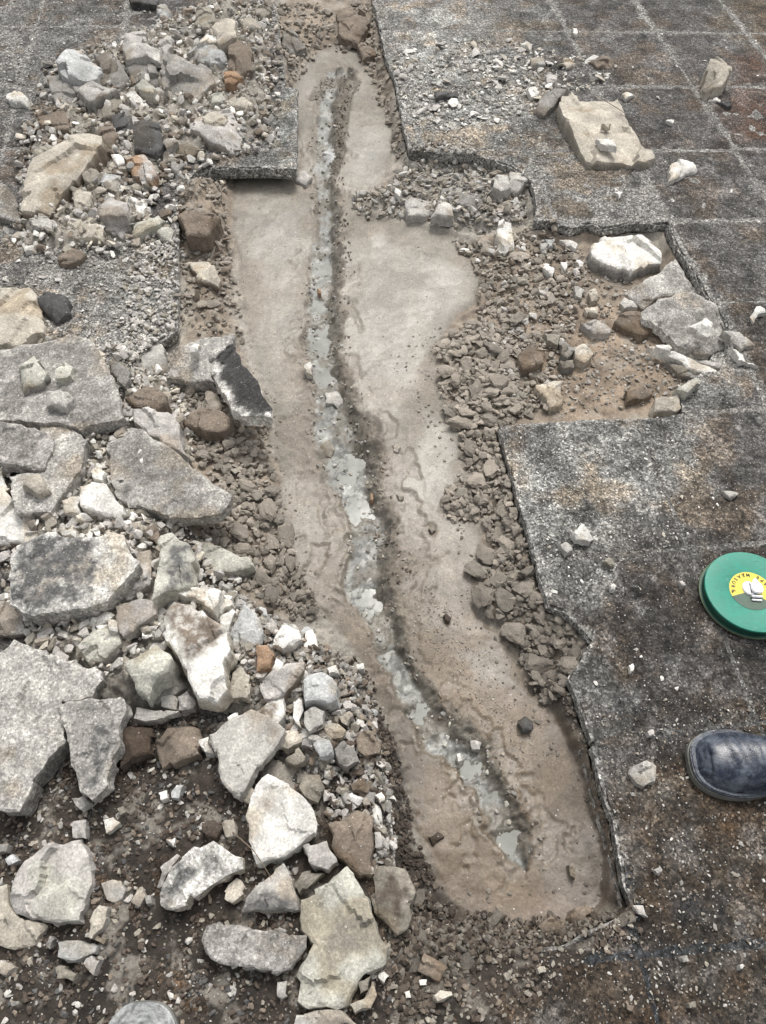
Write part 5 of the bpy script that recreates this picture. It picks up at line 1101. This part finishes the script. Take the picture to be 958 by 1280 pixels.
# ------------------------------------------------------------------ green tape measure case
def lathe(prof, n=96):
    V, F = [], []; m = len(prof)
    for k in range(n):
        a = 2 * math.pi * k / n
        for r, z in prof: V.append((r * math.cos(a), r * math.sin(a), z))
    for k in range(n):
        for j in range(m - 1):
            a, b = k * m + j, ((k + 1) % n) * m + j; F.append((a, b, b + 1, a + 1))
    return np.array(V), np.array(F)
def bmesh_obj(name, bm, mat, parent=None, smooth=True, ang=35):
    me = bpy.data.meshes.new(name); bm.to_mesh(me); bm.free()
    me.polygons.foreach_set('use_smooth', [smooth] * len(me.polygons)); me.materials.append(mat)
    if smooth: me.set_sharp_from_angle(angle=R(ang))
    return link(name, me, None, parent)
def scratched(name):
    m, t, p = new_mat(name); L = t.links.new; tc = N(t, 'ShaderNodeTexCoord')
    a = noise(t, tc.outputs['Object'], 30, 7, .7); r = ramp(t, .3, .75, (.010, .185, .125), (.028, .285, .205)); L(a.outputs[0], r.inputs[0]); c = r.outputs[0]
    mp = N(t, 'ShaderNodeMapping'); mp.inputs['Scale'].default_value = (14, 130, 14); mp.inputs['Rotation'].default_value = (0, 0, .5); L(tc.outputs['Object'], mp.inputs[0])
    b = noise(t, mp.outputs[0], 2.2, 6, .7); rb = ramp(t, .60, .66, 0, .85); L(b.outputs[0], rb.inputs[0])
    d = noise(t, tc.outputs['Object'], 120, 3, .6); rd = ramp(t, .63, .72, 0, .25); L(d.outputs[0], rd.inputs[0])
    for f, cc in ((rb, (.03, .06, .05, 1)), (rd, (.30, .36, .30, 1))):
        mm = mul(t, c, cc); mm.blend_type = 'MIX'; L(f.outputs[0], mm.inputs[0]); c = mm.outputs[2]
    L(c, p.inputs['Base Color']); rr = ramp(t, .3, .7, .38, .62); L(a.outputs[0], rr.inputs[0]); L(rr.outputs[0], p.inputs['Roughness'])
    bu = N(t, 'ShaderNodeBump'); bu.inputs['Strength'].default_value = .3; bu.inputs['Distance'].default_value = .001; L(b.outputs[0], bu.inputs['Height']); L(bu.outputs[0], p.inputs['Normal'])
    return m
def build_tape():
    x, y = at(939, 739, .030)
    root = link('measuring_tape', None); root.location = (x, y, .0015); root.rotation_euler = (0, 0, R(-4))
    tag(root, 'round green closed-case measuring tape lying on the dark right paving', 'measuring tape')
    green = scratched('green_enamel'); dk = plain('dark_green_band', (.012, .075, .052), .38, 0, .5, .4, .2, 60)
    rim = plain('brassy_rim', (.13, .17, .09), .35, .6, .5, .3, .1); yel = plain('yellow_label', (.78, .62, .05), .45, 0, .5, .22, .05, 90)
    olive = plain('dark_label', (.05, .10, .065), .45, 0, .5, .3, .05, 90); wh = plain('white_plastic', (.74, .75, .78), .35, 0, .5, .12, .1, 60)
    blk = plain('black_print', (.03, .03, .025), .6); red = plain('red_print', (.55, .08, .05), .6); silver = plain('steel', (.45, .46, .47), .35, .8)
    V, F = lathe([(.0005, .0008), (.088, .0008), (.0955, .003), (.0975, .0045), (.0975, .006), (.0935, .0075), (.0932, .024), (.0905, .0275), (.0005, .0275)])
    o = link('case', mesh_np('case', V, F, dk, None, True), None, root); o.data.set_sharp_from_angle(angle=R(30))
    V, F = lathe([(.0915, .0262), (.0945, .0262), (.0945, .0290), (.0935, .0303), (.090, .0307), (.081, .0307), (.050, .0306), (.047, .0298), (.0005, .0296)])
    o = link('cover', mesh_np('cover', V, F, green, None, True), None, root); o.data.set_sharp_from_angle(angle=R(40))
    V, F = lathe([(.0972, .0052), (.0988, .0057), (.0988, .0067), (.0972, .0071)]); o = link('rim', mesh_np('rim', V, F, rim, None, True), None, root)
    def sector(name, r0, r1, a0, a1, z, mat, n=48):
        bm = bmesh.new(); rows = []
        for k in range(n + 1):
            a = R(a0 + (a1 - a0) * k / n)
            rows.append([bm.verts.new((r * math.cos(a), r * math.sin(a), zz)) for r, zz in ((r0, z - .0008), (r0, z), (r1, z), (r1, z - .0008))])
        for k in range(n):
            for j in range(3): bm.faces.new((rows[k][j], rows[k + 1][j], rows[k + 1][j + 1], rows[k][j + 1]))
        bmesh.ops.recalc_face_normals(bm, faces=bm.faces)
        return bmesh_obj(name, bm, mat, root, True, 30)
    lab = sector('label', .012, .0445, -38, 200, .0304, yel); lab2 = sector('label', .012, .0445, 200, 322, .0304, olive); lab2['label'] = 'dark green lower half of the round label'
    def ring_text(s, r, a_mid, step, size, mat, z, parent, outward=False):
        """letters round the middle; their tops point to it unless outward"""
        bm = bmesh.new()
        for k, chx in enumerate(s):
            if chx == ' ': continue
            cu = bpy.data.curves.new('t', 'FONT'); cu.body = chx; cu.size = size; cu.align_x = 'CENTER'; cu.align_y = 'CENTER'; cu.extrude = .00015; cu.resolution_u = 3; cu.offset = size * .03
            to = bpy.data.objects.new('t', cu); sc.collection.objects.link(to); dg = bpy.context.evaluated_depsgraph_get()
            me = bpy.data.meshes.new_from_object(to.evaluated_get(dg))
            off = (k - (len(s) - 1) / 2) * step
            a = a_mid + (-off if outward else off)
            rot = a - 90 if outward else a + 90
            me.transform(Matrix.Translation((r * math.cos(R(a)), r * math.sin(R(a)), z)) @ Matrix.Rotation(R(rot), 4, 'Z'))
            bm.from_mesh(me); bpy.data.objects.remove(to); bpy.data.meshes.remove(me); bpy.data.curves.remove(cu)
        return bmesh_obj('lettering', bm, mat, parent, False)
    ring_text('TAPE MEASURE', .0375, 98, 15.5, .0105, blk, .0306, lab)
    ring_text('TAPE', .0245, 40, 20, .006, red, .0306, lab)
    # fixing rivets and folding white crank
    for k, a in enumerate((103, 188)):
        V, F = lathe([(.0003, .0318), (.0015, .0317), (.0019, .0305)], 16); V[:, 0] += .040 * math.cos(R(a)); V[:, 1] += .040 * math.sin(R(a)); link('rivet', mesh_np('rivet', V, F, blk, None, True), None, root)
    crank = link('crank', None, None, root); crank.location = (.004, .004, .0296)
    V, F = lathe([(.0003, .0050), (.0105, .0048), (.0128, .0040), (.0135, .0)], 48); o = link('hub', mesh_np('hub', V * np.array((1, 1.25, 1)) - np.array((.0085, -.001, 0)), F, wh, None, True), None, crank)
    bm = bmesh.new(); prof_ = [(.000, .0205), (.0040, .0180), (.0060, .0120), (.0110, .0060), (.0128, -.0010), (.0118, -.0085), (.0085, -.0140), (.0, -.0155), (-.0085, -.0140), (-.0118, -.0085), (-.0128, -.0010), (-.0110, .0060), (-.0060, .0120), (-.0040, .0180)]
    f = bm.faces.new([bm.verts.new((x_ + .0055, y_ + .002, .004)) for x_, y_ in prof_]); r_ = bmesh.ops.extrude_face_region(bm, geom=[f]); bmesh.ops.translate(bm, verts=[v for v in r_['geom'] if isinstance(v, bmesh.types.BMVert)], vec=(0, 0, .0065))
    bmesh.ops.recalc_face_normals(bm, faces=bm.faces); bmesh.ops.bevel(bm, geom=list(bm.edges), offset=.0016, segments=3, affect='EDGES'); bmesh_obj('handle', bm, wh, crank)
    bm = bmesh.new(); bmesh.ops.create_cube(bm, size=1)
    for v in bm.verts: v.co = Vector((v.co.x * .0014 - .0065, v.co.y * .022, v.co.z * .0012 + .0055))
    bmesh_obj('seam', bm, blk, crank)
    bm = bmesh.new(); bmesh.ops.create_cube(bm, size=1)
    for v in bm.verts: v.co = Vector((v.co.x * .023 + .003, v.co.y * .0055 - .0195, v.co.z * .005 + .006))
    bmesh.ops.bevel(bm, geom=bm.edges, offset=.0014, segments=3, affect='EDGES'); bmesh_obj('arm', bm, wh, crank)
    bm = bmesh.new(); bmesh.ops.create_cube(bm, size=1)
    for v in bm.verts: v.co = Vector((v.co.x * .021 + .002, v.co.y * .0045 - .0265, v.co.z * .003 + .003))
    bmesh.ops.bevel(bm, geom=bm.edges, offset=.001, segments=2, affect='EDGES'); bmesh_obj('latch', bm, silver, crank)
    # steel ring mouth piece where the tape leaves the case (far side)
    bm = bmesh.new(); bmesh.ops.create_cube(bm, size=1)
    for v in bm.verts: v.co = Vector((v.co.x * .02 + .096, v.co.y * .024, v.co.z * .016 + .0145))
    bmesh.ops.bevel(bm, geom=bm.edges, offset=.002, segments=2, affect='EDGES'); bmesh_obj('mouth', bm, silver, root)
    return root
build_tape()
# ------------------------------------------------------------------ rubber boots
def boot_mat(name='dusty_black_rubber', c0=(.014, .020, .036), c1=(.135, .155, .185), p0=.42, p1=.72):
    m, t, p = new_mat(name); L = t.links.new; tc = N(t, 'ShaderNodeTexCoord')
    a = noise(t, tc.outputs['Object'], 26, 10, .72, .6); r = ramp(t, p0, p1, c0, c1); L(a.outputs[0], r.inputs[0])
    b = noise(t, tc.outputs['Object'], 110, 6, .75); r2 = ramp(t, .34, .68, .5, 1.6); L(b.outputs[0], r2.inputs[0]); c = mul(t, r.outputs[0], r2.outputs[0]); L(c.outputs[2], p.inputs['Base Color'])
    r3 = ramp(t, .40, .66, .16, .5); L(a.outputs[0], r3.inputs[0]); L(r3.outputs[0], p.inputs['Roughness'])
    bu = N(t, 'ShaderNodeBump'); bu.inputs['Strength'].default_value = .5; bu.inputs['Distance'].default_value = .003; L(a.outputs[0], bu.inputs['Height']); L(bu.outputs[0], p.inputs['Normal'])
    return m
M_BOOT = boot_mat(); M_SOLE = plain('rubber_sole', (.17, .17, .155), .7, 0, .4, .5, .4, 40)
SEC0 = [(.000,.012,.030),(.004,.024,.040),(.014,.037,.049),(.032,.047,.056),(.060,.0535,.061),(.090,.054,.065),(.125,.050,.074),(.155,.045,.088),(.180,.042,.105),(.205,.041,.118)]
SEC = []
for _a, _b in zip(SEC0[:-1], SEC0[1:]):
    for _k in range(4): SEC.append(tuple(_a[i] + (_b[i] - _a[i]) * _k / 4 for i in range(3)))
SEC.append(SEC0[-1])
def boot(label, px, py, ang, shaft_h, M_BOOT=M_BOOT):
    """toe at the pixel, foot running back along the angle"""
    x, y = at(px, py, .03); root = link('rubber_boot', None); root.location = (x, y, .001); root.rotation_euler = (0, 0, R(ang)); tag(root, label, 'boot', 'rubber boots')
    n = 56; V = []
    for d, wd, ht in SEC:          # foot: super-ellipse arches
        for k in range(n):
            a = 2 * math.pi * k / n; ca, sa = math.cos(a), math.sin(a)
            z = .016 + (ht - .016) * (abs(sa) ** .8) if sa > 0 else .016 - .006 * abs(sa)
            yy = math.copysign(abs(ca) ** .82, ca) * wd * (1.035 if 0 < sa < .34 else 1)
            crease = .0018 * math.sin(d * 200 + yy * 60) * max(0, sa - .2) * (d > .04) - .004 * math.exp(-((d - .118 - yy * .12) / .004) ** 2) * (sa > 0)
            V.append((d + .006 * (sa > 0) * sa * (1 if d < .02 else 0), yy - .006 * (d / .2) ** 2 * 0, z + crease))
    for j in range(1, 9):          # bend up to the shaft
        t = j / 8; 
        for k in range(n):
            a = 2 * math.pi * k / n; ca, sa = math.cos(a), math.sin(a)
            # plane turning from vertical to level round a hinge behind the instep
            th = t * math.pi / 2; cx, cz = .205 + .0, .125
            up = (sa * .5 + .5)
            lx = .205 + math.sin(th) * .085 * (1 - up); lz = .012 + (1 - up) * 0 + up * (.106) + (1 - up) * (.01 + .10 * t ** 1.5) + up * .015 * t
            V.append((lx - .0 * t, ca * (.041 + .008 * t), lz + (.03 * t if up > .5 else .03 * t)))
    for j in range(1, 8):
        t = j / 7
        for k in range(n):
            a = 2 * math.pi * k / n
            V.append((.247 - math.sin(a) * (.043 + .012 * t) , math.cos(a) * (.049 + .010 * t), .15 + (shaft_h - .15) * t + .002 * math.sin(t * 20)))
    V = np.array(V); m = len(SEC) + 15
    F = [(r * n + k, r * n + (k + 1) % n, (r + 1) * n + (k + 1) % n, (r + 1) * n + k) for r in range(m - 1) for k in range(n)]
    me = bpy.data.meshes.new('upper'); me.from_pydata([tuple(v) for v in V], [], F + [tuple(range(n))[::-1]]); me.polygons.foreach_set('use_smooth', [True] * len(me.polygons)); me.materials.append(M_BOOT); me.update()
    o = link('upper', me, None, root)
    out = [(-.004, 0)] ; side = [(-.006,.010),(-.003,.026),(.007,.041),(.026,.054),(.058,.062),(.095,.061),(.14,.049),(.19,.043),(.24,.045),(.275,.042),(.298,.028),(.304,.008)]
    poly = [(a, b) for a, b in side] + [(a, -b) for a, b in side[::-1]]
    for nm, zz0, zz1, k_, mt in (('sole', .0, .019, 1.0, M_SOLE), ('toe_rim', .019, .027, .985, M_BOOT)):
        bm = bmesh.new(); f = bm.faces.new([bm.verts.new((a * k_ + (1 - k_) * .15, b * k_, zz0)) for a, b in poly]); r = bmesh.ops.extrude_face_region(bm, geom=[f])
        bmesh.ops.translate(bm, verts=[v for v in r['geom'] if isinstance(v, bmesh.types.BMVert)], vec=(0, 0, zz1 - zz0))
        bmesh.ops.subdivide_edges(bm, edges=[e for e in bm.edges if abs(e.verts[0].co.z - e.verts[1].co.z) < 1e-5], cuts=2, smooth=1)
        bmesh.ops.recalc_face_normals(bm, faces=bm.faces); bmesh.ops.bevel(bm, geom=[e for e in bm.edges if e.calc_face_angle(0) > .8], offset=.0025, segments=2, affect='EDGES')
        bmesh_obj(nm, bm, mt, root, True, 50)
    return root
boot('dusty black rubber boot toe pointing left at the right frame edge', 868, 950, -3, .34)
boot('grey dusty boot toe just showing at the bottom frame edge', 180, 1256, -90, .34, boot_mat('dust_covered_grey_rubber', (.07, .075, .078), (.36, .37, .365), .30, .62))
# ------------------------------------------------------------------ twig on the big white stone
def twig(label, pts, zs, r0, r1, col):
    bm = bmesh.new(); P = [Vector((*at(p[0], p[1], z), z)) for p, z in zip(pts, zs)]; Q = []
    for a, b in zip(P[:-1], P[1:]):
        for k in range(4): Q.append(a.lerp(b, k / 4) + Vector((random.uniform(-1, 1), random.uniform(-1, 1), 0)) * .0006)
    Q.append(P[-1]); prev = None
    for i, q in enumerate(Q):
        d = (Q[min(i + 1, len(Q) - 1)] - Q[max(i - 1, 0)]).normalized(); s = d.cross(Vector((0, 0, 1))).normalized(); u = s.cross(d); r = r0 + (r1 - r0) * i / len(Q)
        ring = [bm.verts.new(q + (s * math.cos(k * 1.047) + u * math.sin(k * 1.047)) * r) for k in range(6)]
        if prev:
            for k in range(6): bm.faces.new((prev[k], prev[(k + 1) % 6], ring[(k + 1) % 6], ring[k]))
        prev = ring
    bmesh.ops.recalc_face_normals(bm, faces=bm.faces)
    o = bmesh_obj('twig', bm, plain('dry_twig', col, .8), None); tag(o, label, 'twig', 'dry twigs'); return o
twig('thin dry twig lying across the large white seven-sided slab piece', [(291,1040),(305,1052),(318,1064),(330,1082),(339,1098)], [.02,.045,.062,.062,.05], .0012, .0006, (.20, .16, .12))
twig('thin dark straw on the large tan broken tile block', [(745,119),(760,128),(775,137),(783,143)], [.056,.056,.056,.054], .0012, .0009, (.16, .12, .08))
print('done', len(sc.objects))
